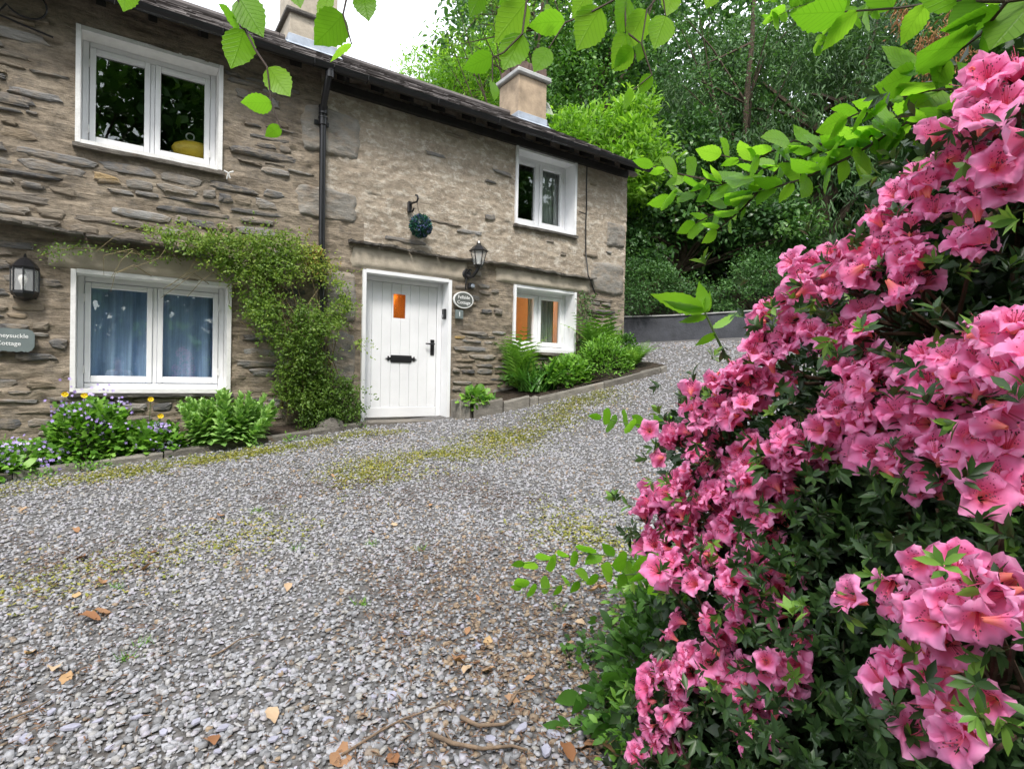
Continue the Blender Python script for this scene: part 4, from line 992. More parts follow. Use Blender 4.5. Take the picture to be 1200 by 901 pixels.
# woodland further up the slope, closes the gaps
far = [(14,14,9,3.6,'deep green tree high on the slope behind the ivy clad tree'),(20,9,10,4.2,'deep green tree on the slope behind the yew'),(24,3,10,4.4,'deep green tree at the far right of the slope'),(17.5,6,4.4,2.8,'low dark tree under the yew on the slope'),(19,-3,7,3.6,'dark tree beyond the azalea on the right'),(26,13,15,6,'tall dark tree at the top of the slope behind everything'),(31,3,15,6.5,'tallest far dark tree behind the yew on the right'),(18.5,17,12,5,'tall far tree at the top of the slope behind the chimney side')]
for i, (x, y, h, r_, lb) in enumerate(far):
    z = float(gz(x, y)); sc = 1 if i < 5 else 1.5
    tree('woodland_tree', lb, (x, y, z-.1), [((x,y,z+h*.72),(r_,r_,h*.5)),((x+1.2,y-.8,z+h*.4),(r_*.8,r_*.8,h*.35)),((x-1.3,y+.3,z+h*.35),(r_*.75,r_*.75,h*.3))], 300, 48, .42*sc, .30*sc, T_OVAL, LM['mid' if i in (0,7) else 'dark'], 'tree', BG, tr=.25, seed=40+i)
# trees across the drive, behind the camera: mirrored in the windows
back = [(-7,-15,12,3.8),(-1.5,-15.5,14,4.0),(4.5,-16,14,4.0),(11.5,-15,13.5,4.2),(18.5,-16.5,14,4.4),(-14,-13,11,3.6)]
for i, (x, y, h, r_) in enumerate(back):
    z = float(gz(x, y)); tree('roadside_tree', 'green tree across the drive, mirrored in the cottage windows, '+['second from left','third from left','fourth from left','second from right','rightmost','leftmost'][i], (x, y, z-.1), [((x,y,z+h*.68),(r_,r_*.8,h*.36)),((x+1.5,y,z+h*.3),(r_*.8,r_*.7,h*.25)),((x-1.6,y+.5,z+h*.32),(r_*.8,r_*.7,h*.25))], 330, 46, .45, .40, T_DIA, LM['ivy'], 'tree', 'trees across the drive', tr=.24, seed=60+i)
R = np.random.default_rng(77)

# ================================================================== CLIMBER ROUND THE DOWNPIPE
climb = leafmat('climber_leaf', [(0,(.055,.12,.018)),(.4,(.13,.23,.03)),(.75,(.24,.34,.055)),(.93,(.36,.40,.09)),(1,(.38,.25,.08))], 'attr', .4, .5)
cl = thing('climbing_plant', 'yellow green climbing shrub sprawling over the wall round the downpipe', 'climber', (1.75,-.15,-.1))
poly = [(.15,1.98),(.55,2.02),(.9,2.05),(1.3,2.1),(1.6,2.12),(1.85,2.08),(2.02,1.9),(2.2,1.6),(2.35,1.2),(2.44,.8),(2.46,.35),(2.4,.05),(1.5,.0),(1.42,.35),(1.5,.8),(1.2,1.1),(1.08,1.3),(1.0,1.62),(.6,1.82)]
def inpoly(x, z, poly):
    c = np.zeros(len(x), bool); n = len(poly)
    for i in range(n):
        (x1,z1),(x2,z2) = poly[i], poly[(i+1)%n]
        c ^= ((z1 > z) != (z2 > z)) & (x < (x2-x1)*(z-z1)/(z2-z1+1e-9)+x1)
    return c
cx_ = R.uniform(.1,2.5,7500); cz_ = R.uniform(-.02,2.15,7500); ok = inpoly(cx_, cz_, poly) & (fbm(cx_*2.6, cz_*2.6, 55) > .38+.08*(cx_ < 1.2)); cx_, cz_ = cx_[ok], cz_[ok]
nsp = len(cx_); thick = .10+.30*np.clip(1-np.abs(cz_-1.3)/1.6, 0, 1)*fbm(cx_*2, cz_*2, 8)*1.4
p0 = np.stack([cx_, -.04-thick*R.random(nsp)**.6, cz_], -1); sd_ = norm(np.stack([R.normal(0,.5,nsp), -.25-.4*R.random(nsp), R.normal(-.25,.55,nsp)], -1))
per = 11; idx = np.repeat(np.arange(nsp), per); tt = np.tile(np.linspace(0,1,per), nsp)
pos = p0[idx]+sd_[idx]*(tt*(.10+.22*R.random(nsp)**3)[idx])[:,None]+R.normal(size=(len(idx),3))*.012; pos[:,1] = np.minimum(pos[:,1], -.02)
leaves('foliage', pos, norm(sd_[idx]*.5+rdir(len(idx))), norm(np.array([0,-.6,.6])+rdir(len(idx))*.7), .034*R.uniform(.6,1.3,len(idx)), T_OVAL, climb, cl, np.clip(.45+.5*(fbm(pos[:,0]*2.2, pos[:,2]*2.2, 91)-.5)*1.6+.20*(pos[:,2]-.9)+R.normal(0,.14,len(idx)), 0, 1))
MAT['vine'] = plain('vine_stem', (.16,.13,.06), .8, .4, 20)
m = MB(); q = random.Random(12)
for i in range(34):
    x = q.uniform(1.5,2.2); z = q.uniform(0,.2); pts = [(x,-.08,z)]
    tx = q.choice([q.uniform(1.1,1.5), q.uniform(1.3,2.3)]); tz = q.uniform(1.0,2.08)
    for t in (.25,.5,.75,1): pts.append((x+(tx-x)*t**1.6+q.uniform(-.05,.05), -.06-q.uniform(.02,.22)*math.sin(t*3.0), z+(tz-z)*t**.8+q.uniform(-.05,.05)))
    pts.append((tx+q.uniform(-.25,.15), -.12-q.uniform(0,.2), tz-q.uniform(.05,.3)))
    m.tube(pts, [.011,.008,.006,.005,.004,.002], 5)
for i in range(14):
    x = q.uniform(.2,2); z = q.uniform(1.5,2.0); m.tube([(x,-.12,z),(x-.15,-.22,z+.08),(x-.35*q.uniform(.5,1.2),-.24,z-.02),(x-.5*q.uniform(.5,1.2),-.2,z-.2)], [.005,.004,.003,.002], 4)
m.build('stems', MAT['vine'], cl)
tv = thing('creeper_sprig', 'thin green creeper sprig trailing under the slate ledge left of the climbing plant', 'creeper', (.2,-.1,1.78))
pts = [np.array(p) for p in ((-.62,-.1,1.62),(-.45,-.14,1.70),(-.25,-.13,1.74),(0,-.15,1.74),(.3,-.13,1.72),(.55,-.12,1.78))]
m = MB(); m.tube(pts, .005, 5); m.build('stem', MAT['vine'], tv)
seg = R.integers(0,5,420); f_ = R.random((420,1)); pa = np.array(pts); pos = pa[seg]*(1-f_)+pa[seg+1]*f_+R.normal(size=(420,3))*np.array([.04,.03,.045]); leaves('foliage', pos, rdir(420), norm(np.array([0,-.5,.7])+rdir(420)*.5), .032*R.uniform(.6,1.2,420), T_OVAL, climb, tv, R.uniform(.15,.6,420))

# ================================================================== BED PLANTS
def dome(n, c, rx, ry, h, jit=.03):
    d = rdir(n); d[:,2] = np.abs(d[:,2]); u = .55+.45*R.random((n,1))**.5
    return np.asarray(c)+d*u*np.array([rx,ry,h])+R.normal(size=(n,3))*jit, d
def mound(name, label, c, rx, ry, h, n, ls, T, mat, stems=14, group=None, cat='plant', flowers=None):
    root = thing(name, label, cat, tuple(c), group); pos, d = dome(n, c, rx, ry, h)
    leaves('foliage', pos, norm(d+rdir(n)*.7), norm(np.array([0,-.2,.9])+d*.3+rdir(n)*.45), ls*R.uniform(.55,1.25,n), T, mat, root)
    m = MB()
    for i in range(stems):
        j = R.integers(0, n); e = pos[j]; m.tube([np.asarray(c)+R.normal(size=3)*np.array([.04,.03,0])+np.array([0,0,-.04]), (np.asarray(c)+e)/2+np.array([0,0,h*.12]), e], [.005,.004,.002], 4)
    m.build('stems', stemgreen, root)
    return root, pos
stemgreen = plain('green_stem', (.07,.12,.03), .6, .3, 20)
L_gera = leafmat('cranesbill_leaf', [(0,(.07,.18,.02)),(.5,(.14,.32,.04)),(1,(.24,.45,.07))], 'attr', .35)
L_gray = leafmat('grey_green_leaf', [(0,(.15,.30,.07)),(.5,(.26,.46,.12)),(1,(.38,.58,.19))], 'attr', .3)
L_deep = leafmat('deep_green_leaf', [(0,(.03,.08,.015)),(.5,(.06,.15,.025)),(1,(.10,.23,.04))], 'attr', .3)
L_fern = leafmat('fern_leaf', [(0,(.08,.19,.025)),(.5,(.14,.3,.04)),(1,(.24,.42,.07))], 'obj', .4)
petalL = leafmat('lilac_petal', [(0,(.34,.24,.66)),(.5,(.48,.38,.8)),(1,(.62,.52,.88))], 'attr', .3)
petalY = leafmat('yellow_petal', [(0,(.75,.52,.01)),(1,(.85,.62,.03))], 'obj', .2)
def florets(root, pts, size, mat=None):
    n = len(pts); leaves('flowers', pts, norm(R.normal(size=(n,3))*np.array([1,.3,1])), norm(np.array([0,-.8,.5])+rdir(n)*.5), size*R.uniform(.7,1.2,n), T_FLOR, mat or petalL, root)['kind'] = 'stuff'
def bedz(x, y, front): return float(gz(x, np.interp(x, [p[0] for p in front], [p[1] for p in front])))+.04
r1, pp = mound('cranesbill', 'bushy lilac flowered cranesbill under the left corner of the window', (-.22,-.30,bedz(-.22,-.3,LK)), .36,.24,.56, 1700, .07, T_LOBE, L_gera, 20, 'lilac flowering plants in the left bed')
top = pp[pp[:,2] > np.quantile(pp[:,2], .55)]; sel = top[R.integers(0,len(top),230)]+np.array([0,-.03,.06])+R.normal(size=(230,3))*np.array([.05,.02,.085]); florets(r1, sel, .034)
r2, pp = mound('cranesbill', 'low spread of lilac cranesbill spilling over the kerb at the far left', (-.75,-.36,bedz(-.75,-.3,LK)), .34,.2,.24, 700, .06, T_LOBE, L_gera, 12, 'lilac flowering plants in the left bed')
sel = pp[R.integers(0,len(pp),210)]+np.array([.06,-.06,.03])+R.normal(size=(210,3))*.03; florets(r2, sel, .034)
r3, pp = mound('cranesbill', 'small lilac cranesbill between the bushy one and the leafy phlox', (.28,-.34,bedz(.28,-.3,LK)), .27,.17,.27, 800, .07, T_LOBE, L_gera, 12, 'lilac flowering plants in the left bed')
sel = np.array([.33,-.42,bedz(.28,-.3,LK)+.25])+R.normal(size=(60,3))*np.array([.05,.03,.025]); florets(r3, sel, .034); sel = np.array([.36,-.47,bedz(.28,-.3,LK)+.06])+R.normal(size=(60,3))*np.array([.08,.02,.02]); florets(r3, sel, .032)
sel = pp[R.integers(0,len(pp),50)]+np.array([0,-.05,.03]); florets(r3, sel, .03)
mound('primrose_leaves', 'crinkled pale green leafy plant at the left end of the kerb', (-.95,-.50,bedz(-.95,-.5,LK)), .3,.16,.13, 240, .12, T_OVAL, L_gera, 6)
mound('ground_leaves', 'dark leafy plant at the wall behind the lilac cranesbills', (.02,-.12,bedz(.02,-.1,LK)), .3,.1,.32, 500, .06, T_LANCE, L_deep, 8)
def poppy(x, y, z, zb, lb):
    root = thing('welsh_poppy', lb, 'flower', (x+.02, y+.03, zb), 'yellow poppies in the left bed')
    m = MB(); m.tube([(x+.02,y+.03,zb-.03),(x-.01,y+.01,(z+zb)/2),(x,y,z-.005)], [.004,.0035,.003], 5); m.build('stem', stemgreen, root)
    for i in range(4):
        a = i*math.pi/2+.4; k = MB(); V = []; n = 5
        for j in range(4):
            for s in range(n):
                t = j/3; ph = a+(s/(n-1)-.5)*1.6; rr = .004+.023*t; V.append((x+rr*math.cos(ph), y-.006-.016*t**1.5+.004*math.sin(s*2.2)+.25*rr*math.sin(ph), z+.012+rr*math.sin(ph)*.85))
        k.add(V, [(j*n+s, j*n+s+1, (j+1)*n+s+1, (j+1)*n+s) for j in range(3) for s in range(n-1)]); k.build('petal', petalY, root, True)
    k = MB(); k.lathe([(.007,-.002),(.01,.006),(.004,.014)], (x,y-.012,z+.004), 8); k.build('centre', petalY, root)
poppy(-.41,-.46,.335,bedz(-.41,-.4,LK),'yellow poppy flower leftmost of the poppies below the window')
poppy(-.27,-.46,.325,bedz(-.27,-.4,LK),'larger yellow poppy flower second from left below the window')
poppy(.25,-.30,.28,bedz(.25,-.3,LK),'upper yellow poppy near the middle of the window')
poppy(.33,-.40,.12,bedz(.33,-.4,LK),'lower yellow poppy above the small cranesbill')
def leafy_stems(name, label, c, n, h, spread, T, mat, ls, whorls=9, group=None, q=None):
    q = q or random.Random(3); root = thing(name, label, 'plant', tuple(c), group)
    for i in range(n):
        a = q.uniform(0, 6.283); rr = spread*math.sqrt(q.random()); hh = h*q.uniform(.6,1.0)*(1-.35*(rr/spread)**2)
        b = np.array(c)+np.array([rr*.45*math.cos(a), rr*.35*math.sin(a), -.03]); e = np.array(c)+np.array([rr*math.cos(a), rr*.6*math.sin(a)-.03, hh])
        m_ = whorls*4; t = np.repeat(np.linspace(.18,1,whorls), 4); ang = np.tile(np.arange(4)*math.pi/2, whorls)+np.repeat(np.arange(whorls)*.8, 4)
        ax = norm(e-b); s1 = norm(np.cross(ax, [0,1,.2])); s2 = np.cross(ax, s1); side = np.cos(ang)[:,None]*s1+np.sin(ang)[:,None]*s2
        pos = b+(e-b)*t[:,None]; dd = norm(side*(1.05-.75*t[:,None])+ax*(.25+.6*t[:,None])); sz = ls*(1.05-.55*t)*R.uniform(.8,1.15,m_)
        V, F, k = leaf_arrays(pos, dd, norm(ax-dd*.2+R.normal(size=(m_,3))*.15), sz, T)
        mb = MB(); mb.tube([b,(b+e)/2,e], [.006,.005,.003], 5)
        V2 = np.vstack([np.array(mb.v), V]); F2 = [tuple(f) for f in mb.f]+[tuple(int(x)+len(mb.v) for x in f) for f in F]
        me = rawmesh('leafy_stem', V2, F2, mat, None, False, {'rnd': np.concatenate([np.full(len(mb.v),.3), np.repeat(R.random(m_), k)])}); obj('leafy_stem', me, root)
    return root
leafy_stems('phlox_plant', 'big pale green leafy phlox clump on the kerb below the window corner', (.93,-.33,bedz(.93,-.3,LK)), 46, .56, .48, T_OVAL, L_gray, .17)
leafy_stems('phlox_plant', 'single tall green shoot rising above the big leafy clump', (1.02,-.25,bedz(1.02,-.25,LK)), 2, .68, .06, T_OVAL, L_gray, .11)
for i, (x, y) in enumerate(((-.55,-.68),(-.25,-.64),(-.12,-.64),(1.55,-.5),(1.15,-.62))):
    z = float(gz(x, y)); mound('gravel_weed', 'small bright green weed growing in the gravel by the left kerb, '+['leftmost','second from left','third from left','rightmost','fourth from left'][i], (x,y,z), .09,.05,.055, 60, .035, T_OVAL, L_gera, 3, 'weeds by the kerb')
# right bed
def blade_clump(name, label, c, n, ln, mat, spread=.25):
    root = thing(name, label, 'plant', tuple(c))
    ms = []
    for v in range(4):
        k = MB(); V = []; s = 7; cu = [.5,.8,1.1,1.4][v]
        for j in range(s):
            t = j/(s-1); th = 1.35-cu*t*1.25; w = .016*(1-t**3)+.0005
            if j == 0: x = z = 0
            else: x += math.cos(th)*ln/(s-1); z += math.sin(th)*ln/(s-1)
            V += [(x,-w,z+w*.5),(x,0,z),(x,w,z+w*.5)]
        k.add(V, [(j*3+a, j*3+a+1, j*3+a+4, j*3+a+3) for j in range(s-1) for a in (0,1)]); ms.append(rawmesh('leaf', k.v, k.f, mat, None, True))
    for i in range(n):
        o = obj('leaf', ms[i%4], root); sc = random.uniform(.6,1.1)
        o.matrix_basis = Matrix.Translation(Vector(c)+Vector((random.uniform(-1,1)*spread*.4, random.uniform(-1,1)*spread*.25, -.02))) @ Matrix.Rotation(random.uniform(0,6.283),4,'Z') @ Matrix.Rotation(random.uniform(-.3,.3),4,'X') @ Matrix.Scale(sc,4)
    return root
L_strap = leafmat('strap_leaf', [(0,(.04,.13,.02)),(.5,(.07,.2,.03)),(1,(.12,.27,.05))], 'obj', .3, .35)
def fern(name, label, c, n, ln, seed, upright=.6):
    q = random.Random(seed); root = thing(name, label, 'fern', tuple(c), 'ferns in the right bed'); ms = []
    for v in range(3):
        s = 16; x = z = 0; pts = []; cu = [.7,1.0,1.3][v]
        for j in range(s):
            t = j/(s-1); th = 1.4*upright+.35-cu*t; pts.append(np.array([x,0,z])); x += math.cos(th)*ln/s; z += math.sin(th)*ln/s
        pts = np.array(pts); mb = MB(); mb.tube(pts, [.004*(1-.8*i/s) for i in range(s)], 4)
        ii = np.arange(2, s); w = .30*ln*np.sin(np.pi*(.12+.86*(ii/s)**.8))
        pos = np.repeat(pts[2:], 2, 0); tan = norm(np.gradient(pts, axis=0))[2:]; tan = np.repeat(tan, 2, 0); sg = np.tile([1,-1], len(ii))
        dd = norm(np.stack([tan[:,0]*.45, sg*1.0, tan[:,2]*.45-.15], -1)); nn = np.cross(tan, [0,1,0]); nn = nn*np.sign(nn[:,2:3]+1e-6)
        TF = (np.array([(0,0,0),(.12,.07,.0),(.3,.10,0),(.42,.055,0),(.6,.085,0),(.75,.035,0),(1,0,-.04),(.75,-.035,0),(.6,-.085,0),(.42,-.055,0),(.3,-.1,0),(.12,-.07,0)]), np.array([(0,1,11),(1,2,10),(1,10,11),(2,3,9),(2,9,10),(3,4,8),(3,8,9),(4,5,7),(4,7,8),(5,6,7)]))
        V, F, k = leaf_arrays(pos, dd, nn, np.repeat(w, 2), TF)
        V2 = np.vstack([np.array(mb.v), V]); F2 = [tuple(f) for f in mb.f]+[tuple(int(a)+len(mb.v) for a in f) for f in F]; ms.append(rawmesh('frond', V2, F2, L_fern))
    for i in range(n):
        o = obj('frond', ms[i%3], root); o.matrix_basis = Matrix.Translation(Vector(c)+Vector((0,0,-.02))) @ Matrix.Rotation(6.283*i/n+q.uniform(-.3,.3),4,'Z') @ Matrix.Rotation(q.uniform(-.25,.1),4,'Y') @ Matrix.Scale(q.uniform(.7,1.1),4)
    return root
def rb(x, y): return (x, y, bedz(x, y, RK[1:])+.1)
fern('fern', 'tall yellow green fern in front of the lit downstairs window', rb(4.75,-.25), 13, 1.0, 3, .92)
fern('fern', 'arching fern right of the downstairs window at the house corner', rb(6.25,-.3), 15, 1.1, 4, .85)
fern('fern', 'small fern low at the right end of the kerb', rb(6.55,-.7), 13, .65, 5, .6)
blade_clump('daylily', 'clump of long strap shaped leaves in front of the kerb slabs', rb(4.95,-.42), 120, .62, L_strap, .6)
mound('lady_mantle', 'broad low green leafy plant beside the door end of the right bed', rb(4.0,-.28), .2,.14,.2, 150, .1, T_LOBE, L_gera, 6)
blade_clump('hosta', 'small bright green upright leafed plant near the door', rb(4.12,-.42), 22, .22, L_strap, .2)
mound('geum_plant', 'yellow green leafy plant below the right side of the lit window', rb(5.45,-.5), .42,.26,.36, 800, .085, T_LOBE, L_gera, 14)
mound('bed_foliage', 'dark leafy growth under the lit window', rb(5.2,-.2), .75,.13,.3, 700, .08, T_OVAL, L_deep, 14)
mound('golden_bush', 'bushy yellow green plant at the right end of the bed', rb(6.1,-.58), .50,.32,.56, 1900, .08, T_LANCE, L_fern if False else L_gera, 16)
mound('corner_bush', 'dark green bushy plant against the house corner', rb(6.75,-.32), .32,.24,.5, 800, .07, T_OVAL, L_deep, 12)
wc = thing('wall_climber', 'thin leafy climber on the wall right of the lit downstairs window', 'climber', (6.1,-.08,.9))
n = 420; pos = np.stack([6.1+R.normal(0,.07,n)+.12*(R.random(n) > .7), -.05-.08*R.random(n), R.uniform(.85,1.95,n)], -1); leaves('foliage', pos, rdir(n), norm(np.array([0,-.7,.5])+rdir(n)*.4), .05*R.uniform(.6,1.2,n), T_OVAL, L_deep, wc)
m = MB(); m.tube([(6.12,-.06,.8),(6.08,-.06,1.2),(6.12,-.06,1.6),(6.07,-.05,1.93)], .007, 5); m.tube([(6.14,-.06,.8),(6.22,-.06,1.1),(6.2,-.06,1.4)], .005, 5); m.build('stems', MAT['vine'], wc)

# ================================================================== AZALEA
R = np.random.default_rng(303); random.seed(303)
def petal_mat():
    m, t, b, out = nodes('azalea_petal')
    at_ = attr(t, 'along'); up_ = attr(t, 'upper')
    c = ramp(t, at_, [(0,(.92,.32,.18)),(.25,(.94,.26,.26)),(.46,(.94,.22,.43)),(.75,(.96,.33,.62)),(1,(.97,.46,.72))])
    c = mix(t, mix(t, 1.0, ramp(t, objrand(t), [(0, g3(0)), (1, g3(.5))]), g3(1), 'MULTIPLY'), c, (.90,.15,.41))
    vo = N(t, 'TexVoronoi'); vo.inputs['Scale'].default_value = 210; t.links.new(N(t, 'TexCoord').outputs['Object'], vo.inputs['Vector'])
    sp = ramp(t, vo.outputs['Distance'], [(.22, g3(1)), (.34, g3(0))]); zone = mix(t, 1.0, sp, up_, 'MULTIPLY')
    c = mix(t, zone, c, (.30,.01,.06))
    t.links.new(c, b.inputs['Base Color']); b.inputs['Roughness'].default_value = .5; b.inputs['Specular IOR Level'].default_value = .25
    bump(t, b, noise_tex(t, 180, 3, .5, (1,1,1), 'obj'), .15, .002)
    tr = N(t, 'BsdfTranslucent'); t.links.new(c, tr.inputs[0]); ms = N(t, 'MixShader'); ms.inputs[0].default_value = .38
    t.links.new(b.outputs[0], ms.inputs[1]); t.links.new(tr.outputs[0], ms.inputs[2]); t.links.new(ms.outputs[0], out.inputs[0])
    return m
MAT['petal'] = petal_mat()
MAT['stamen'] = plain('stamen', (.62,.08,.16), .5, .1, 50); MAT['anther'] = plain('anther', (.10,.03,.05), .6, .1, 50)
def flower_mesh(seed):
    q = np.random.default_rng(seed); V = []; F = []; al = []; upn = []; mi = []
    na, nl = 7, 8; op = q.uniform(.8, 1.2)
    for p in range(5):
        a0 = 2*math.pi*p/5+q.uniform(-.08,.08)+math.pi/2; ln = q.uniform(.9,1.1); wav = q.uniform(0,6.28); rx = q.uniform(.7,1.2); tw = q.uniform(-.004,.004)
        b0 = len(V)
        for j in range(nl):
            t = j/(nl-1)
            rr = .0035+.0075*min(1,t*2.2)+.030*max(0,(t-.32)/.68)**1.25*op*ln
            z = -.036+.036*min(1, t/.62)**.9+.010*max(0,(t-.5)/.5)-.010*rx*max(0,(t-.72)/.28)**1.6
            wide = [.66,.66,.67,.70,.78,.84,.70,.28][j]
            for s in range(na):
                u = s/(na-1)*2-1
                ang = a0+u*wide
                r2 = rr*(1-.10*abs(u)**2*(t > .6))
                if j == nl-1: r2 *= 1-.05*abs(u)
                zz = z+.0055*math.sin(u*5+wav)*max(0,t-.45)*2+.004*(1-u*u)*max(0,t-.4)*-1+tw*u
                V.append((r2*math.cos(ang), r2*math.sin(ang), zz+.0008*(p%2))); al.append(min(1, t*1.02+q.uniform(-.03,.03))); upn.append(1.0 if p in (0,1,4) and .3 < t < .8 and abs(u) < .75 and (p == 0 or (.3 < t < .55)) else 0)
        for j in range(nl-1):
            for s in range(na-1): F.append((b0+j*na+s, b0+j*na+s+1, b0+(j+1)*na+s+1, b0+(j+1)*na+s)); mi.append(0)
    mb = MB()
    for i in range(6):
        a = -math.pi/2+q.uniform(-.9,.9); r1 = q.uniform(.006,.014); L_ = .030 if i == 0 else q.uniform(.012,.022)
        e = (r1*math.cos(a), r1*math.sin(a)*.8+.004, L_); mb.tube([(.001*math.cos(a),.001*math.sin(a),-.03),(e[0]*.5,e[1]*.4-.002,-.002),e], [.0006,.0006,.0005], 4, 1)
        mb.lathe([(.0009,-.0014),(.0013,0),(.0009,.0014)], e, 5, 2)
    b0 = len(V); V += mb.v; F += [tuple(i+b0 for i in f) for f in mb.f]; mi += mb.m; al += [0]*len(mb.v); upn += [0]*len(mb.v)
    return rawmesh('flower', V, F, [MAT['petal'], MAT['stamen'], MAT['anther']], mi, True, {'along': al, 'upper': upn})
FM = [flower_mesh(500+i) for i in range(7)]
anch = """1180 70|1150 95|1195 120|1120 150|1165 150|1190 195|1140 205|1060 215|1035 240|1105 240|1150 255|1080 275|1030 285|1000 300|960 320|940 305|985 330|1015 315
1060 310|905 360|935 375|880 395|860 420|915 400|885 430|840 440|985 390|995 375|1010 430|865 455|815 470|840 485|790 500|770 515|815 505|850 475
1190 385|1150 395|1115 390|1075 405|1185 425|1130 430|1095 445|1045 435|1065 470|1010 460|1020 480|975 475|955 490|1000 500|930 505|905 515|885 530|945 525|915 540|870 545
1180 510|1125 520|1070 530|1045 535|1190 560|1090 570|1170 540|850 565|825 545|800 560|780 580|760 590|745 580|810 590|775 615|755 640|795 610|850 595
880 575|905 585|900 600|835 615|860 640|870 665|885 690|850 690|875 640|820 650|790 640|770 655|800 670|845 720|905 735|830 755|800 780|770 800|785 820|755 825
830 775|765 860|745 880|790 850|905 790|880 800|895 825|870 850|860 830|915 800
1060 715|1095 695|1080 735|1125 705|1155 690|1185 675|1040 750|1055 775|1085 795|1110 785|1135 820|1050 800|1100 830|1130 880|1170 890|1195 735|1150 735|1195 700"""
anch = [tuple(map(float, a.split())) for a in anch.replace('\n', '|').split('|')]
def adepth(x, y):
    d = 1.95-(x-745)/455*1.05
    if y > 650: d *= .93
    if y > 650 and x > 1000: d *= .92
    if y < 300: d *= 1.08
    return d*.8
az_base = P(1010, 900, 1.5); az_base[2] = gz(az_base[0], az_base[1])
az = thing('azalea_bush', 'large pink flowering azalea bush in the right foreground', 'azalea', tuple(az_base))
AC = P(1100, 620, 1.45)
A = np.array([P(x, y, adepth(x, y)) for x, y in anch])
# neighbour-based outward normal
cen = np.array([A[np.argsort(np.linalg.norm(A-a, axis=1))[:14]].mean(0) for a in A])
outw = norm(norm(A-AC)*.8+np.array([0,0,.45])-fw*.12-rt*.45)
nf = 0; FP = []; FN = []
for i, a in enumerate(A):
    x, y = anch[i]
    for j in range(3 if i % 4 else 2):
        if nf >= 298: break
        ax = norm(outw[i]*.9+R.normal(size=3)*.42); pos = a+np.cross(ax, rdir(1)[0])*.030+R.normal(size=3)*.012+norm(AC-a)*.012
        o = obj('flower', FM[R.integers(0,7)], az); sc = R.uniform(.78,1.06)*.95
        qt = Vector(ax).to_track_quat('Z','Y')
        o.matrix_basis = Matrix.LocRotScale(Vector(pos), qt @ __import__('mathutils').Quaternion((0,0,1), R.uniform(-.7,.7)), Vector((sc,sc,sc)))
        FP.append(pos); FN.append(ax); nf += 1
FP = np.array(FP); FN = np.array(FN)
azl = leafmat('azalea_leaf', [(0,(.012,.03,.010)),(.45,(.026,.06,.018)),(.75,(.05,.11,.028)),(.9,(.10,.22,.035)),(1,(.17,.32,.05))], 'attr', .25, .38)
# leaves in rosettes on twig ends: under each flower, among them and through the bush
tips = []; tdir = []; young = []
for p_, n_ in zip(FP, FN):
    tips.append(p_-n_*.045); tdir.append(n_); young.append(.35)
for i, a in enumerate(A):
    for j in range(3):
        dv = norm(outw[i]+R.normal(size=3)*.7); tips.append(a+R.normal(size=3)*.055-outw[i]*.02); tdir.append(dv); young.append(.55 if j else .95)
LOB = [(1010,600,1.75,.42),(1120,400,1.45,.34),(900,620,1.85,.34),(930,830,1.55,.34),(1160,800,1.15,.30),(1190,230,1.4,.32),(1080,860,1.45,.36),(1230,560,1.3,.40),(1000,450,1.75,.30),(1250,150,1.35,.33),(850,520,1.95,.22),(1300,800,1.4,.45),(1000,980,1.6,.42),(860,760,1.75,.27),(810,900,1.65,.25),(1250,1000,1.4,.4)]
LOB = [(x, y, d*.84, r_*.84) for x, y, d, r_ in LOB]
for x, y, d, r_ in LOB:
    c = P(x, y, d); n = int(205*(r_/.30)**2); dv = rdir(n); u = R.random(n)**.5
    pt = c+dv*(u*r_)[:,None]
    pt = pt[pt[:,2] > gz(pt[:,0], pt[:,1])+.05]
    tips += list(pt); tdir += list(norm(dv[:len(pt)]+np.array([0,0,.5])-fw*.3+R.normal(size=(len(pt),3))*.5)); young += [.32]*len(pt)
low = [P(q_[0], q_[1], q_[2]*.84) for q_ in [(1090,640,1.15),(1150,620,1.1),(960,640,1.3),(1000,690,1.25),(940,700,1.35),(980,770,1.3),(1020,850,1.15),(960,850,1.2),(1000,600,1.3),(920,660,1.4),(1180,600,1.0),(1100,640,1.2),(980,560,1.35),(1050,620,1.2),(880,740,1.45),(900,880,1.25),(850,860,1.3),(1060,860,1.0),(1020,880,1.05),(1030,820,1.05),(1150,850,.95)]]
for c in low:
    for j in range(16): tips.append(c+R.normal(size=3)*.06); tdir.append(norm(np.array([0,0,.6])-fw*.6-rt*.3+R.normal(size=3)*.6)); young.append(.5)
tips = np.array(tips); tdir = norm(np.array(tdir)); young = np.array(young)
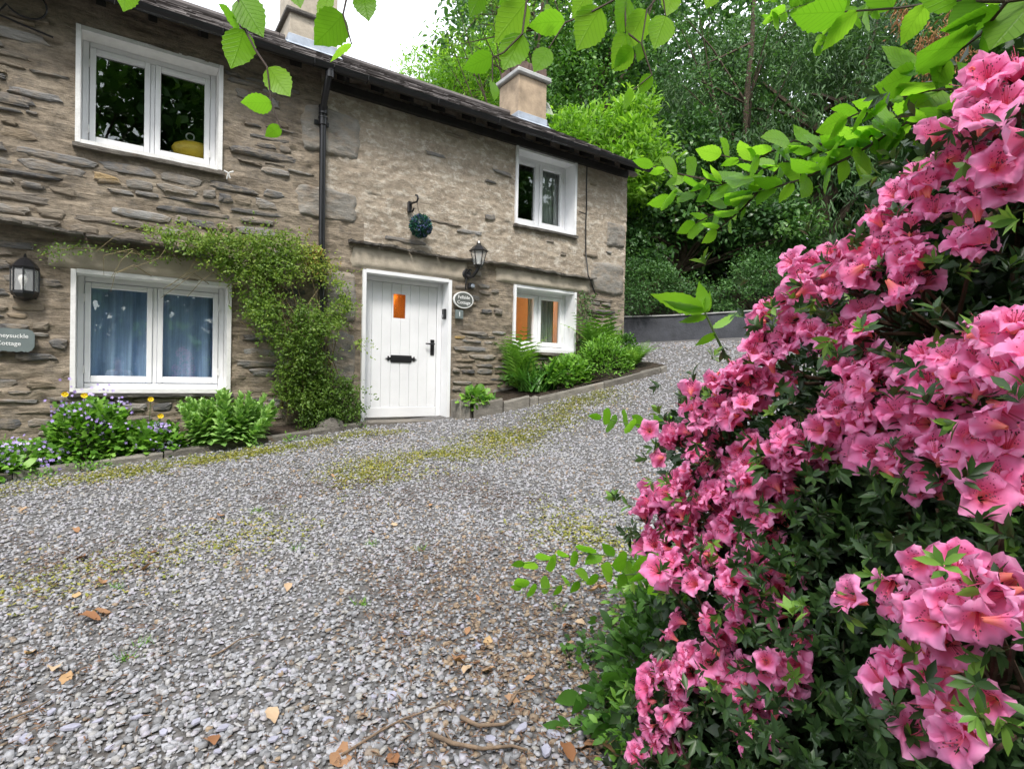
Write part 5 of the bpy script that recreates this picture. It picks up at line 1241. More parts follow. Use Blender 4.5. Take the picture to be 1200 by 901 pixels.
# extra blossom deeper between the ones above, and the bush's inner leaves
m_pos = []; MBV = []; MBF = []; MBI = []; al_ = []; up__ = []; nv_ = 0
for i, a in enumerate(A):
    nb_ = np.argsort(np.linalg.norm(A-a, axis=1))
    for j in range(3 if anch[i][0] < 960 else 2):
        ax = norm(outw[i]*.8+R.normal(size=3)*.6); pos = a+R.normal(size=3)*.032+norm(AC-a)*.05
        if j == 0: pos = .5*(a+A[nb_[4 if len(A) > 4 else 1]])+R.normal(size=3)*.02
        pass; me = FM[R.integers(0,7)]; sc = R.uniform(.7,.95)
        M4 = Matrix.LocRotScale(Vector(pos), Vector(ax).to_track_quat('Z','Y'), Vector((sc,sc,sc)))
        nvv = len(me.vertices); co = np.zeros(nvv*3, np.float32); me.vertices.foreach_get('co', co); M3 = np.array(M4); co = co.reshape(-1,3)@M3[:3,:3].T+M3[:3,3]
        MBV.append(co); MBF += [tuple(v+nv_ for v in p.vertices) for p in me.polygons]; MBI += [p.material_index for p in me.polygons]; nv_ += nvv
        for nm, L_ in (('along',al_),('upper',up__)):
            b_ = np.zeros(nvv, np.float32); me.attributes[nm].data.foreach_get('value', b_); L_.append(b_)
fm = obj('inner_flowers', rawmesh('inner_flowers', np.vstack(MBV), MBF, [MAT['petal'],MAT['stamen'],MAT['anther']], MBI, True, {'along': np.concatenate(al_), 'upper': np.concatenate(up__)}), az); fm['kind'] = 'stuff'
ip = []
for x, y, d, r_ in LOB:
    c = P(x, y, d+.12); n = int(2200*(r_/.30)**2); ip.append(c+rdir(n)*(R.random(n)**.5*r_*1.05)[:,None])
ip = np.vstack(ip); ip = ip[ip[:,2] > gz(ip[:,0], ip[:,1])+.03]; n = len(ip)
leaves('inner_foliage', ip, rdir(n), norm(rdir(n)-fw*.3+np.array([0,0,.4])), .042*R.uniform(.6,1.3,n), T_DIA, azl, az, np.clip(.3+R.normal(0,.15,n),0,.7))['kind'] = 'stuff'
per = 8; n = len(tips)*per; idx = np.repeat(np.arange(len(tips)), per); ang = np.tile(np.arange(per)*2.4, len(tips))+R.uniform(0,6.28,len(tips))[idx]
s1 = norm(np.cross(tdir, [.3,.2,1])); s2 = np.cross(tdir, s1); side = np.cos(ang)[:,None]*s1[idx]+np.sin(ang)[:,None]*s2[idx]
open_ = R.uniform(.4,1.2,n)[:,None]
dd = norm(side*open_+tdir[idx]*.6); nn = norm(tdir[idx]*1.0-side*.4+R.normal(size=(n,3))*.2)
T_AZ = (np.array([(0,0,0),(.28,.13,.04),(.6,.17,.05),(1,0,-.06),(.6,-.17,.05),(.28,-.13,.04),(.5,0,-.0)]), np.array([(0,1,6),(1,2,6),(2,3,6),(3,4,6),(4,5,6),(5,0,6)]))
lf = leaves('foliage', tips[idx]+tdir[idx]*(R.random(n)*.02)[:,None], dd, nn, .030*R.uniform(.55,1.25,n), T_AZ, azl, az, np.clip(young[idx]+R.normal(0,.16,n), 0, 1)); lf['kind'] = 'stuff'
MAT['azstem'] = plain('azalea_stem', (.09,.05,.03), .8, .4, 30, .5, .005)
m = MB(); hubs = [P(1120,1150,1.5), P(980,1100,1.5), P(1180,1100,1.3)]
for h_ in hubs: h_[2] = gz(h_[0], h_[1])+.02
mids = [P(x, y, d) for x, y, d, r_ in LOB]
for i, c in enumerate(mids):
    h_ = hubs[i%3]; m.tube([h_-(0,0,.1), h_+(c-h_)*.4+R.normal(size=3)*.05, h_+(c-h_)*.75+R.normal(size=3)*.03, c], [.018,.013,.010,.007], 6)
for a in A:
    c = mids[int(np.argmin([np.linalg.norm(a-q_) for q_ in mids]))]; e = a-norm(a-c)*.04
    m.tube([c, (c+e)/2+R.normal(size=3)*.02-np.array([0,0,.02]), e], [.006,.0045,.0025], 5)
m.build('stems', MAT['azstem'], az)

# ================================================================== BEECH SPRAYS OVER THE DRIVE
LB = leafmat('beech_leaf', [(0,(.11,.27,.018)),(.5,(.17,.37,.028)),(1,(.24,.45,.045))], 'obj', .58, .45, 1.4, .35, True)
def beech_leaf(seed, ratio=.72):
    q = random.Random(seed); n = 15; up_ = []; V = [(0,0,0)]; cur = q.uniform(-.12,.05); 
    xs = [i/(n) for i in range(1, n)]
    mid = []; U = []; D = []
    for i, x in enumerate(xs):
        w = .5*ratio*math.sin(math.pi*x**.78)**.8*(1+(.055 if i%2 else -.045)); z0 = cur*math.sin(x*3.0)
        mid.append((x,0,z0)); U.append((x-.01,w,z0+.10*w+q.uniform(-.012,.012))); D.append((x-.01,-w,z0+.10*w+q.uniform(-.012,.012)))
    V = [(0,0,0)]+mid+[(1.04,0,cur*.2)]+U+D
    M_ = lambda i: 1+i
    F = []; tip = n; u0 = n+1; d0 = u0+n-1
    F += [(0,M_(0),u0),(0,d0,M_(0))]
    for i in range(n-2): F += [(M_(i),M_(i+1),u0+i+1,u0+i),(d0+i,d0+i+1,M_(i+1),M_(i))]
    F += [(M_(n-2),tip,u0+n-2),(d0+n-2,tip,M_(n-2))]
    # fine serration: halve the rim edges
    return rawmesh('leaf', V, F, LB, None, True)
BL = [beech_leaf(i, r_) for i, r_ in enumerate((.7,.78,.85,.66,.74,.8))]
def put_leaf(par, b, t, roll=0., depth=1.4, d2=None, wide=None):
    p0 = P(b[0], b[1], depth); p1 = P(t[0], t[1], d2 or depth); d = p1-p0; L = np.linalg.norm(d); x = d/L
    toward = norm(CAM-p0); z = norm(toward-x*np.dot(toward, x)); y = np.cross(z, x)
    z2 = math.cos(roll)*z+math.sin(roll)*y; y2 = np.cross(z2, x)
    o = obj('leaf', random.choice(BL) if wide is None else BL[wide], par)
    M4 = Matrix.Identity(4)
    for i in range(3): M4[i][0], M4[i][1], M4[i][2], M4[i][3] = x[i]*L, y2[i]*L, z2[i]*L, p0[i]
    o.matrix_basis = M4
    return o
bt_loc = (2.6,-9.4,float(gz(2.6,-9.4)))
bt = thing('beech_tree', 'beech tree beside the camera whose leafy sprays hang into the top of the view', 'beech tree', bt_loc)
m = MB(); top = np.array([2.3,-9.0,3.6]); b0 = np.array(bt_loc)
m.tube([b0-(0,0,.2), b0+(0,0,.15), b0+(.02,.03,1.2), b0+(-.05,.1,2.6), b0+(-.12,.3,4.4), b0+(.1,.3,6.5)], [.24,.19,.15,.13,.10,.04], 12)
autosmooth(m.build('trunk', MAT['barkpale'], bt), 60)
LMb = LM['lime']; cc = np.array([2.7,-9.6,4.6]); nn_ = 5200; ids = R.integers(0,110,nn_); cl_ = cc+rdir(110)*np.array([2.1,1.9,1.6])*R.uniform(.5,1,(110,1)); pos = cl_[ids]+R.normal(size=(nn_,3))*np.array([.3,.3,.1])
pos = pos[(pos-CAM)@fw < -.4]; leaves('crown', pos, rdir(len(pos)), norm(np.array([0,0,1.])+rdir(len(pos))*.4), .08*R.uniform(.7,1.2,len(pos)), T_OVAL, LMb, bt)
bough0 = b0+np.array([-.02,.2,3.0])
def spray(twigs, leafs, bend):
    """twigs: lists of (px, py, depth); the first begins at the bough"""
    m = MB(); first = [P(*q_) for q_ in twigs[0]]
    m.tube([b0+np.array([-.08,.15,2.7]), bend, first[0]], [.03,.014,.006], 6)
    for tw in twigs:
        pts = [P(*q_) for q_ in tw]; n = len(pts); m.tube(pts, [.0032*(1-.6*i/(n-1))+.0004 for i in range(n)], 5)
    br = m.build('branch', MAT['twig'], bt)
    for lf_ in leafs: put_leaf(br, *lf_)
    return br
D1 = 1.35
la = [((281,-2),(308,43),.1,D1),((286,35),(271,79),-.15,D1),((281,31),(257,6),1.1,D1),((315,79),(339,112),.2,D1),((319,121),(283,120),.5,D1),((329,149),(311,160),.2,D1),
      ((152,-22),(145,13),.3,D1)]
spray([[(272,-60,D1),(279,0,D1),(287,35,D1),(300,60,D1),(313,79,D1),(318,120,D1),(329,151,D1)],[(287,35,D1),(281,31,D1)],[(272,-60,D1),(200,-50,D1),(152,-20,D1)]], la, np.array([1.0,-7.6,2.6]))
lb = [((402,17),(369,52),.2,D1),((385,-8),(374,22),-.8,D1),((424,-12),(432,24),.1,D1),((343,-18),(352,9),.2,D1),((412,52),(388,73),1.25,D1)]
spray([[(430,-60,D1),(410,-20,D1),(402,17,D1),(412,52,D1)],[(410,-20,D1),(385,-8,D1)],[(430,-60,D1),(424,-12,D1)],[(410,-20,D1),(343,-18,D1)]], lb, np.array([1.3,-7.5,2.6]))
D2 = 1.45
lc = [((566,-10),(551,19),.1,D2),((617,2),(581,49),.1,D2),((612,40),(590,81),-.2,D2),((577,66),(543,81),.4,D2),((577,95),(579,118),1.0,D2),((662,26),(620,31),.5,D2),((704,9),(677,58),.2,D2),((643,57),(626,84),-.3,D2),
      ((733,40),(717,80),.6,D2),((742,57),(720,83),.5,D2),((752,51),(747,73),.6,D2),((780,19),(767,57),.1,D2),((764,88),(749,109),.3,D2),((742,106),(731,127),.9,D2),((757,12),(737,56),.4,D2),((735,-3),(724,40),.7,D2),((690,-10),(671,22),.2,D2),((790,-14),(782,18),.2,D2),((838,-15),(828,10),.2,D2),((640,5),(650,20),.9,D2),((600,-12),(585,6),.4,D2)]
spray([[(730,-60,D2),(720,0,D2),(690,16,D2),(662,27,D2),(643,57,D2)],[(660,-40,D2),(617,2,D2),(612,40,D2),(590,62,D2),(577,68,D2),(577,96,D2)],[(730,-60,D2),(731,-5,D2),(734,38,D2),(752,52,D2),(764,88,D2),(742,106,D2)],[(770,-60,D2),(768,0,D2),(758,12,D2),(752,50,D2)],[(770,-60,D2),(780,19,D2)],[(730,-60,D2),(790,-14,D2),(838,-15,D2)]], lc, np.array([1.9,-7.4,2.7]))
# right-hand sprays: layered, nearly level leaves
def auto(tw, L0, L1, step, rollr=(.5,1.25), sd_=1):
    q = random.Random(sd_); out = []
    pts = [np.array(p) for p in tw]; seg = [np.linalg.norm((b-a)[:2]) for a, b in zip(pts[:-1], pts[1:])]; tot = sum(seg); s = step*.5; side = 1
    while s <= tot:
        r_ = s
        for a, b, l in zip(pts[:-1], pts[1:], seg):
            if r_ <= l: p = a+(b-a)*r_/l; tg = (b-a)[:2]/l; break
            r_ -= l
        else: p = pts[-1]; tg = (pts[-1]-pts[-2])[:2]/seg[-1]
        L = L0+(L1-L0)*s/tot; L *= q.uniform(.75,1.15); ang = side*rad(q.uniform(28,62)); c, s_ = math.cos(ang), math.sin(ang)
        dv = np.array([tg[0]*c-tg[1]*s_, tg[0]*s_+tg[1]*c])*L; out.append(((p[0],p[1]),(p[0]+dv[0],p[1]+dv[1]*.8),q.uniform(*rollr)*q.choice([1,1,-1]),p[2],p[2]*q.uniform(.96,1.04))); side = -side; s += step*q.uniform(.75,1.25)
    e = pts[-1]; dv = (pts[-1]-pts[-2])[:2]; dv = dv/np.linalg.norm(dv)*L1; out.append(((e[0],e[1]),(e[0]+dv[0],e[1]+dv[1]),.7,e[2]))
    return out
tws = [[(1240,120,1.25),(1118,142,1.2),(1060,146,1.25),(985,172,1.35),(920,190,1.45),(850,215,1.55),(785,232,1.65)],
       [(1060,146,1.25),(1000,182,1.3),(940,210,1.4),(880,228,1.5),(815,262,1.6)],
       [(1240,90,1.2),(1150,103,1.15),(1090,106,1.15),(1040,118,1.2),(990,140,1.25)],
       [(985,172,1.35),(930,165,1.4),(880,190,1.45),(845,182,1.5)],
       [(920,190,1.45),(870,245,1.5),(840,270,1.52)],
       [(850,215,1.55),(800,205,1.6),(765,195,1.65)]]
lv = []
for i, tw in enumerate(tws): lv += auto(tw, [50,40,54,34,26,28][i], [27,24,36,30,23,24][i], [11,11,14,13,13,13][i], (.8,1.3), 30+i)
spray(tws, lv, np.array([2.2,-7.6,1.9]))
tw2 = [[(1260,-10,1.0),(1180,2,1.0),(1110,2,1.05),(1050,10,1.1),(990,14,1.15)],[(1180,2,1.0),(1150,40,1.05),(1110,70,1.1),(1070,86,1.12)]]
lv = auto(tw2[0], 88, 62, 34, (.3,1.0), 51)+auto(tw2[1], 66, 50, 28, (.4,1.1), 52)
spray(tw2, lv, np.array([2.2,-7.8,2.1]))
# smaller leaves higher up, further along the same bough
D4 = 4.0; tw3 = [[(1010,-60,D4),(985,-20,D4),(960,0,D4),(930,10,D4),(905,22,D4)],[(985,-20,D4),(985,10,D4),(975,35,D4),(962,55,D4)],[(1010,-60,D4),(940,-25,D4),(905,-5,D4)],[(1010,-60,D4),(1040,-20,D4),(1030,10,D4),(1005,22,D4)]]
lv = []
for i, tw in enumerate(tw3): lv += auto(tw, 19, 13, 5.5, (.2,1.1), 60+i)
spray(tw3, lv, np.array([2.6,-6.4,3.3]))
# brown seed tassels hanging among the right-hand leaves
tas = leafmat('dry_tassel', [(0,(.20,.08,.03)),(.5,(.32,.15,.06)),(1,(.42,.22,.10))], 'attr', .2, .8)
dt = thing('dry_conifer_spray', 'hanging spray of dead brown conifer foliage behind the bright leaves upper right', 'dry foliage', tuple(P(1120,60,2.4)))
c_ = [P(1125,15,2.4),P(1112,35,2.4),P(1098,52,2.4),P(1090,75,2.4),P(1105,75,2.38),P(1085,50,2.4),P(1060,20,2.42),P(1130,60,2.38)]
pos = np.repeat(np.array(c_), 130, 0)+R.normal(size=(1040,3))*np.array([.025,.025,.035]); leaves('foliage', pos, norm(np.array([-.2,0,-.9])+rdir(1040)*.6), rdir(1040), .03*R.uniform(.6,1.2,1040), T_NEEDLE, tas, dt)
m = MB(); m.tube([P(1160,-110,2.5),P(1140,-20,2.42),P(1120,30,2.4),P(1095,70,2.4)], [.008,.006,.004,.002], 5); m.tube([P(1120,30,2.4),P(1085,52,2.4)], .003, 4); m.build('stem', MAT['twig'], dt)
# laurel shoot standing out beside the azalea
ls = thing('laurel_shoot', 'pale green laurel shoot with broad leaves poking out left of the azalea top', 'shoot', tuple(P(905,560,1.9)))
LBl = leafmat('laurel_leaf', [(0,(.16,.36,.02)),(1,(.22,.44,.04))], 'obj', .4, .3)
m = MB(); m.tube([P(905,560,1.9),P(862,440,1.82),P(838,392,1.8),P(826,366,1.8)], [.006,.005,.004,.003], 6); m.build('stem', stemgreen, ls)
for b, t, ro, w_ in (((826,366),(764,346),.75,3),((826,366),(819,331),.35,3),((824,362),(778,352),1.15,0),((828,366),(832,342),-.6,3),((828,372),(796,378),.95,3),((836,385),(862,366),.9,3),((840,392),(815,405),.8,3)):
    o = put_leaf(ls, b, t, ro, 1.8, None, w_); o.data = o.data.copy(); o.data.materials[0] = LBl; o.matrix_basis = o.matrix_basis @ Matrix.Diagonal((1,.72,1,1))

# ================================================================== UNDERGROWTH BY THE AZALEA
def under(px, py, lb, rx, h, n, ls_, T, mat, name='undergrowth', d=None):
    g = ground_hit(px, py); c = (g[0], g[1], float(gz(g[0], g[1]))); return mound(name, lb, c, rx, rx*.8, h, n, ls_, T, mat, 10, 'undergrowth at the azalea foot')
under(765,735,'rounded light green leaved plant rising at the left foot of the azalea',.20,.36,420,.05,T_OVAL,L_gera,'clover_plant')
under(755,800,'dark green leafy plant below the azalea beside the gravel',.17,.24,300,.07,T_OVAL,L_deep)
under(735,850,'grey green ivy leaved plant spreading on the gravel edge',.15,.14,240,.05,T_LOBE,L_deep,'ivy_plant')
under(775,890,'bright small leaved shrub at the lower left foot of the azalea',.17,.26,450,.04,T_OVAL,L_gera)
under(690,770,'small weed with toothed leaves on the gravel near the azalea foot',.08,.08,50,.045,T_LOBE,L_deep,'gravel_weed')
under(840,760,'shaded leafy growth under the azalea',.4,.45,900,.07,T_OVAL,L_deep)
under(900,860,'deep shaded leafy growth under the middle of the azalea',.4,.4,800,.07,T_OVAL,L_deep)
def runner(lb, tw, L0, L1, step, sd_, mat):
    g = P(*tw[0]); root = thing('bramble_runner', lb, 'bramble', tuple(g), 'runners reaching over the gravel'); m = MB(); pts = [P(*q_) for q_ in tw]; m.tube(pts, [.004-.0025*i/(len(pts)-1) for i in range(len(pts))], 5); m.build('stem', stemgreen, root)
    for lf_ in auto(tw, L0, L1, step, (.5,1.2), sd_):
        o = put_leaf(root, *lf_); o.data = o.data.copy(); o.data.materials[0] = mat
runner('leafy runner stretching left over the gravel from the middle of the azalea', [(800,660,2.15),(740,655,2.2),(690,648,2.25),(650,655,2.3),(615,660,2.35)], 26, 16, 13, 4, LB)
runner('second leafy runner just below the first over the gravel', [(800,690,2.1),(750,672,2.15),(700,676,2.2),(640,690,2.25),(612,688,2.3)], 26, 14, 13, 5, LB)
runner('green leaf sprig over the gravel at the left edge of the azalea', [(800,505,2.2),(770,500,2.25),(740,497,2.3),(705,490,2.35)], 22, 16, 11, 6, LB)
runner('grey green bramble runner trailing onto the gravel at the bottom', [(790,850,1.9),(745,848,1.9),(700,852,1.92),(660,850,1.95)], 34, 24, 15, 7, L_strap)
runner('bramble runner with broad leaves above the bottom one', [(800,790,2.0),(760,795,2.0),(720,805,2.02),(680,815,2.05)], 40, 30, 16, 8, L_strap)

# ================================================================== GRAVEL, LITTER, MOSS
R = np.random.default_rng(909); random.seed(909)
def kerb_ok(x, y):
    yl = np.interp(x, [p[0] for p in LK], [p[1] for p in LK]); yr = np.interp(x, [p[0] for p in RK], [p[1] for p in RK])
    lim = np.where(x < 2.45, yl-.06, np.where(x < 3.78, -.17, np.where(x < 6.95, yr-.08, 2.4)))
    return y < lim
def chips_at(n_per, d0, d1, x0=-80, x1=1290, q=R):
    """scatter by ground area inside the part of the drive seen between two distances"""
    a0 = math.atan((x0-600)/FPX); a1 = math.atan((x1-600)/FPX); area = .5*(a1-a0)*(d1**2-d0**2)*1.12
    n = int(area*n_per); rr = np.sqrt(q.uniform(d0**2, d1**2, n)); an = q.uniform(a0, a1, n)+YAW
    x = CAM[0]+rr*np.sin(an); y = CAM[1]+rr*np.cos(an); ok = kerb_ok(x, y) & ~((x > 8) & (y > 2.2)) & (x+y*.6 < 15)
    return x[ok], y[ok]
def chip_mesh(x, y, size, rnd, k, flat, name, mat, lift=.004, tilt=.12, root=None):
    n = len(x); a = np.linspace(0, 2*np.pi, k, endpoint=False)[None]+R.uniform(-.35,.35,(n,k))+R.uniform(0,6.28,(n,1))
    rr = R.uniform(.7,1.1,(n,k)); el = R.uniform(.42,.95,(n,1)); ex = np.cos(a)*rr; ey = np.sin(a)*rr*el; th = R.uniform(0,6.28,(n,1))
    px = (ex*np.cos(th)-ey*np.sin(th)); py = (ex*np.sin(th)+ey*np.cos(th))
    h = size*flat*R.uniform(.6,1.3,n); tx = R.normal(0,tilt,(n,1)); ty = R.normal(0,tilt,(n,1))
    s = size[:,None]*.5
    V = np.zeros((n,2*k,3)); top = .93
    gz0 = gz(x, y)[:,None]; sx = (gz(x+.05,y)-gz(x-.05,y))[:,None]/.1; sy = (gz(x,y+.05)-gz(x,y-.05))[:,None]/.1
    for lay, (sc, hh) in enumerate(((1.0,-.6),(top,1.0))):
        qx = px*s*sc; qy = py*s*sc; V[:,lay*k:(lay+1)*k,0] = x[:,None]+qx; V[:,lay*k:(lay+1)*k,1] = y[:,None]+qy
        V[:,lay*k:(lay+1)*k,2] = gz0+sx*qx+sy*qy+qx*tx+qy*ty+h[:,None]*hh*.5+lift+(R.uniform(0,.010,n)*(size/.03))[:,None]+(R.uniform(-.12,.12,(n,k))*h[:,None] if lay else 0)
    b = (np.arange(n)*2*k)[:,None]; F = []
    tri = [(k, k+i, k+i+1) for i in range(1,k-1)]+sum([[(i,(i+1)%k,k+(i+1)%k),(i,k+(i+1)%k,k+i)] for i in range(k)], [])
    F = (np.array(tri)[None]+b[:,:,None]).reshape(-1,3)
    return obj(name, rawmesh(name, V.reshape(-1,3), F, mat, None, False, {'rnd': np.repeat(rnd, 2*k)}), root)
def slate_chip_mat():
    m, t, b, o = nodes('slate_chip')
    c = ramp(t, attr(t, 'rnd'), [(0,(.10,.10,.103)),(.15,(.185,.187,.194)),(.4,(.30,.305,.325)),(.6,(.345,.348,.37)),(.74,(.30,.29,.27)),(.84,(.345,.33,.385)),(.92,(.37,.37,.38)),(.96,(.22,.17,.125)),(1,(.33,.25,.17))])
    c = mix(t, 1.0, c, ramp(t, noise_tex(t, 60, 4, .6), [(.3, g3(.72)), (.7, g3(1.2))]), 'MULTIPLY')
    t.links.new(c, b.inputs['Base Color']); b.inputs['Roughness'].default_value = .72; b.inputs['Specular IOR Level'].default_value = .3
    bump(t, b, noise_tex(t, 120, 4), .3, .004); return m
MAT['chip'] = slate_chip_mat()
xs_, ys_, sz_ = [], [], []
for d0, d1, dens, smin, smax, x1 in ((1.2,2.5,3900,.013,.039,1000),(2.5,4.2,2900,.014,.036,960),(4.2,6.3,1900,.017,.036,900),(6.3,9.5,900,.022,.042,900),(9.5,13,300,.03,.055,860)):
    x, y = chips_at(dens, d0, d1, -90, x1); xs_.append(x); ys_.append(y); sz_.append(smin+(smax-smin)*R.random(len(x))**2.2)
for d0, d1, xa, xb, dn in ((1.4,2.6,1000,1500,700),(2.6,4.2,960,1600,420),(4.2,9.5,900,1500,330),(9.5,13,860,1200,250),(1.2,5,-520,-90,800)):
    x, y = chips_at(dn, d0, d1, xa, xb); xs_.append(x); ys_.append(y); sz_.append(R.uniform(.024,.044,len(x)))
x = np.concatenate(xs_); y = np.concatenate(ys_); s = np.concatenate(sz_); near = np.hypot(x-CAM[0], y-CAM[1]) < 2.8
rn = np.clip(R.random(len(x))*.9+.02+.10*(fbm(x*1.5, y*1.5, 4)-.5), 0, .95); dirt = R.random(len(x)) < .03+.35*np.exp(-((x-1.6)/.6)**2-((y+5.1)/.9)**2)+.10*(fbm(x*1.8, y*1.8, 66) > .58); rn = np.where(dirt, R.uniform(.95,1,len(x)), rn)
gravel = thing('gravel', None, None, (1,-4,-.5)) if False else None
def stuff(o, label, cat): o['kind'] = 'stuff'; o['label'] = label; o['category'] = cat; return o
# all the small chips: one object
o1 = chip_mesh(x[near], y[near], s[near], rn[near], 6, .24, 'gravel', MAT['chip'])
o2 = chip_mesh(x[~near], y[~near], s[~near], rn[~near], 4, .30, 'gravel', MAT['chip'])
def join(a, b):
    na = len(a.data.vertices); VA = np.zeros(na*3, np.float32); a.data.vertices.foreach_get('co', VA); VB = np.zeros(len(b.data.vertices)*3, np.float32); b.data.vertices.foreach_get('co', VB)
    fa = np.zeros(len(a.data.loops), np.int32); a.data.loops.foreach_get('vertex_index', fa); fb = np.zeros(len(b.data.loops), np.int32); b.data.loops.foreach_get('vertex_index', fb)
    ra = np.zeros(na, np.float32); a.data.attributes['rnd'].data.foreach_get('value', ra); rb_ = np.zeros(len(b.data.vertices), np.float32); b.data.attributes['rnd'].data.foreach_get('value', rb_)
    me = rawmesh('gravel', np.concatenate([VA,VB]).reshape(-1,3), np.concatenate([fa,fb+na]).reshape(-1,3), MAT['chip'], None, False, {'rnd': np.concatenate([ra,rb_])})
    bpy.data.objects.remove(a); bpy.data.objects.remove(b); return obj('gravel', me)
grv = stuff(join(o1, o2), 'grey slate chip gravel covering the sloping drive', 'gravel')
# bigger pale slates, countable
MAT['bigchip'] = plain('blue_slate_flake', (.30,.30,.37), .6, .2, 25, .3, .004)
spots = [(335,860),(295,885),(262,858),(320,872),(460,820),(438,820),(82,857),(115,850),(160,845),(230,850),(255,885),(510,672),(650,865),(612,858),(665,812),(700,815),(553,848),(575,872),(640,885),(525,835),(192,862),(60,838),(420,805),(385,848),(480,700),(505,665),(130,880),(30,870),(475,745),(330,790),(365,775),(560,760),(600,810),(690,850)]
FL = []
for v in range(6):
    q = random.Random(v); n = 7; a = sorted(q.uniform(0,6.283) for _ in range(n)); a = [2*math.pi*i/n+q.uniform(-.3,.3) for i in range(n)]; r0 = [q.uniform(.7,1.05) for _ in a]
    V = [(r_*math.cos(t)*.5, r_*math.sin(t)*.33, -.06) for r_, t in zip(r0,a)]+[(r_*.9*math.cos(t)*.5, r_*.9*math.sin(t)*.33, .07+q.uniform(-.015,.015)) for r_, t in zip(r0,a)]
    FL.append(rawmesh('slate_flake', V, [tuple(range(n,2*n)), tuple(range(n))[::-1]]+[(i,(i+1)%n,n+(i+1)%n,n+i) for i in range(n)], MAT['bigchip']))
for i, (px, py) in enumerate(spots):
    g = ground_hit(px, py); o = obj('slate_flake', FL[i%6]); sc = random.uniform(.035,.062)
    o.location = (g[0], g[1], float(gz(g[0],g[1]))+.014); o.rotation_euler = (random.uniform(-.12,.12), random.uniform(-.12,.12), random.uniform(0,6.28)); o.scale = (sc*random.uniform(.9,1.3), sc, sc)
    tag(o, 'larger blue grey slate flake lying on the gravel in the foreground', 'slate', 'larger slate flakes on the gravel')
# moss along the middle of the drive and by the kerb
def moss_mask(x, y):
    yl = np.interp(x, [p[0] for p in LK], [p[1] for p in LK])
    by_kerb = np.exp(-((y-(yl-.38))/.17)**2)*(x < 2.9); mid = np.exp(-((y-(-1.75+.28*(x-3.2)))/.38)**2)*np.clip((x-1.3)/.6,0,1)*np.clip((6.2-x)/1.5,0,1)
    mid2 = np.exp(-((y+3.05)/.3)**2)*np.clip((1.2-x)/.5,0,1)*.22
    nearr = np.exp(-((x-2.55)/.3)**2-((y+4.2)/.4)**2)*.5
    return np.maximum.reduce([by_kerb*.9, mid*.85, mid2, nearr])*(fbm(x*2.2, y*2.2, 13)*1.9-.45)
x, y = chips_at(4200, 2.2, 9.0, -60, 900); mk_ = moss_mask(x, y); ok = R.random(len(x)) < np.clip(mk_*1.15, 0, .9); x, y = x[ok], y[ok]; n = len(x)
mossm = leafmat('moss', [(0,(.16,.2,.035)),(.5,(.29,.29,.065)),(.8,(.38,.33,.09)),(1,(.34,.2,.07))], 'attr', .25, .9)
ps = np.stack([x, y, gz(x,y)+.010], -1); per = 3; idx = np.repeat(np.arange(n), per); pos = ps[idx]+R.normal(size=(n*per,3))*np.array([.012,.012,.002])
stuff(leaves('moss', pos, norm(R.normal(size=(n*per,3))*np.array([1,1,.25])+np.array([0,0,.25])), np.tile([0,0,1.],(n*per,1)), .022*R.uniform(.6,1.4,n*per), T_DIA, mossm, None, np.clip(R.random(n*per)*.75+.35*(fbm(pos[:,0]*3,pos[:,1]*3,5)-.4),0,1)), 'yellow green moss creeping over the gravel', 'moss')
# brown debris: needles and bark crumbs
x, y = chips_at(2000, 1.3, 5.0, -60, 1000); f = fbm(x*1.7, y*1.7, 29); near_az = np.exp(-((x-1.5)/.7)**2-((y+5.2)/.95)**2); ok = R.random(len(x)) < np.clip((f-.52)*3.5, 0, .7)+near_az*1.2; x, y = x[ok], y[ok]; n = len(x)
deb = plain('leaf_litter', (.15,.085,.05), .9, .6, 40)
stuff(leaves('leaf_litter', np.stack([x,y,gz(x,y)+.022],-1), norm(R.normal(size=(n,3))*np.array([1,1,.12])), norm(np.array([0,0,1.])+R.normal(size=(n,3))*.3), R.uniform(.012,.04,n), T_NEEDLE, deb), 'brown crumbs of bark and needles scattered on the gravel', 'leaf litter')
# fallen leaves, one by one
dry = leafmat('dry_leaf', [(0,(.24,.11,.05)),(.3,(.38,.23,.13)),(.6,(.52,.40,.27)),(.8,(.30,.14,.07)),(1,(.48,.33,.17))], 'obj', .15, .7, 1.0, .25)
DL = []
for v in range(5):
    q = random.Random(90+v); n = 7; V = []; F = []
    for i in range(n):
        t = i/(n-1); w = .26*math.sin(math.pi*min(.999,t*.96+.03))**.7*q.uniform(.6,1.35); z = .14*math.sin(t*3.1+v)+q.uniform(-.05,.05)
        V += [(t-.5,-w,z+.10*w/.26*q.uniform(.3,1.6)),(t-.5,0,z),(t-.5,w,z+.10*w/.26*q.uniform(.3,1.6))]
    F = [(i*3+a, i*3+a+1, i*3+a+4, i*3+a+3) for i in range(n-1) for a in (0,1)]; DL.append(rawmesh('fallen_leaf', V, F, dry, None, True))
fl = [(258,608,.07),(250,613,.06),(95,657,.08),(120,685,.06),(90,702,.07),(337,693,.07),(105,730,.11),(120,722,.08),(35,768,.07),(78,800,.08),(62,790,.07),(435,627,.05),(462,618,.045),(352,585,.05),(572,757,.06),(548,745,.05),(548,790,.07),(572,790,.06),(449,754,.045),(600,825,.06),(318,845,.07),(250,875,.07),(170,670,.08),(400,893,.10),(460,896,.09),(680,735,.05),(665,740,.06),(665,762,.06),(700,855,.08),(688,880,.1),(718,888,.1),(665,890,.08),(27,600,.05),(180,650,.05),(560,705,.045),(505,595,.04),(90,625,.05),(390,560,.05),(290,570,.05),(620,800,.05)]
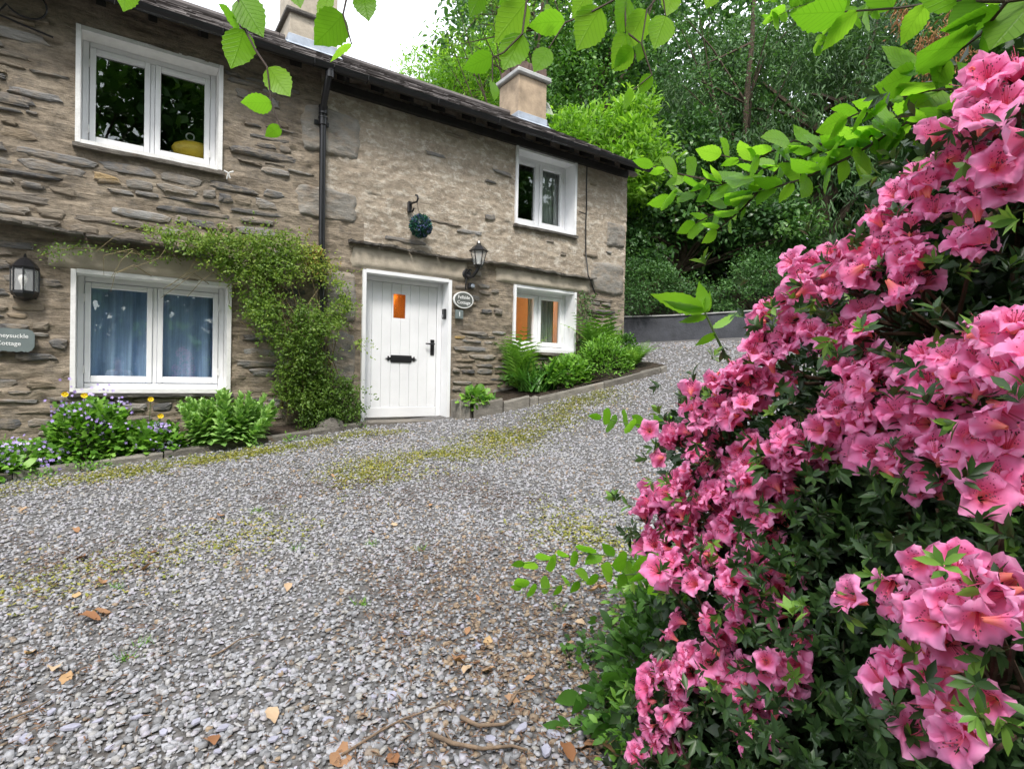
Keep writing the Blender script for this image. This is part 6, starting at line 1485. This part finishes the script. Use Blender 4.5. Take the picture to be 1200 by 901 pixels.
for i, (px, py, s) in enumerate(fl):
    g = ground_hit(px, py); o = obj('fallen_leaf', DL[i%5]); o.location = (g[0], g[1], float(gz(g[0],g[1]))+.018+.05*s); o.scale = (s,s*random.uniform(.8,1.3),s); o.rotation_euler = (random.uniform(-.3,.3), random.uniform(-.3,.3), random.uniform(0,6.28))
    tag(o, 'small dry brown leaf lying on the grey gravel', 'fallen leaf', 'fallen leaves on the gravel')
for px, py, s, lb, mi in ((700,698,.10,'large curled orange brown leaf on the gravel beside the azalea',1),(545,778,.12,'big crumpled pale brown leaf on the gravel in the lower middle',3)):
    g = ground_hit(px, py); o = obj('fallen_leaf', DL[mi]); o.location = (g[0],g[1],float(gz(g[0],g[1]))+.025); o.scale = (s,s,s*1.4); o.rotation_euler = (.25,-.2,2.4); tag(o, lb, 'fallen leaf')
# twigs
MAT['stick'] = plain('dry_stick', (.17,.12,.08), .9, .35, 30, .6, .004)
def stick(lb, pix, r0, side=()):
    pts = [ground_hit(*q_) for q_ in pix]; pts = [np.array([p[0],p[1],float(gz(p[0],p[1]))+.016+r0]) for p in pts]
    m = MB(); n = len(pts); m.tube(pts, [r0*(1-.55*i/(n-1)) for i in range(n)], 7)
    for a, b in side:
        p = pts[a]; g = ground_hit(*b); m.tube([p, np.array([g[0],g[1],float(gz(g[0],g[1]))+.03])], [r0*.6, r0*.3], 5)
    tag(m.build('fallen_twig', MAT['stick'], None, True), lb, 'twig', 'twigs on the gravel')
stick('thick curved brown twig on the gravel at the bottom centre', [(505,868),(530,880),(565,887),(600,884),(618,888)], .009, [(1,(520,866))])
stick('short stout twig above the curved one near the bottom centre', [(540,848),(560,859),(590,858),(605,848)], .009)
stick('long thin dark twig lying left of the thick ones', [(400,893),(440,868),(470,850),(495,842),(520,832)], .005, [(2,(485,868)),(1,(455,858))])
stick('thin brown twig across the gravel in the left middle', [(248,775),(262,768),(280,755),(305,748)], .005)
stick('thin twig lying at the lower left edge of the gravel', [(10,850),(40,838),(60,826)], .005)
stick('small forked twig on the gravel below the azalea runners', [(595,835),(605,820),(612,812)], .006, [(1,(622,818))])
# little tufts of grass
for i, (px, py) in enumerate(((170,755),(145,775),(492,645),(435,640),(620,700),(655,715),(140,690),(345,645),(300,600),(425,710))):
    g = ground_hit(px, py); c = np.array([g[0],g[1],float(gz(g[0],g[1]))]); n = 26
    o = leaves('grass_tuft', c+R.normal(size=(n,3))*np.array([.018,.018,0]), norm(R.normal(size=(n,3))*np.array([.7,.7,0])+np.array([0,0,.8])), rdir(n), R.uniform(.025,.06,n), T_BLADE, L_gera); tag(o, 'tiny green grass tuft sprouting through the gravel', 'grass tuft', 'grass tufts in the gravel')
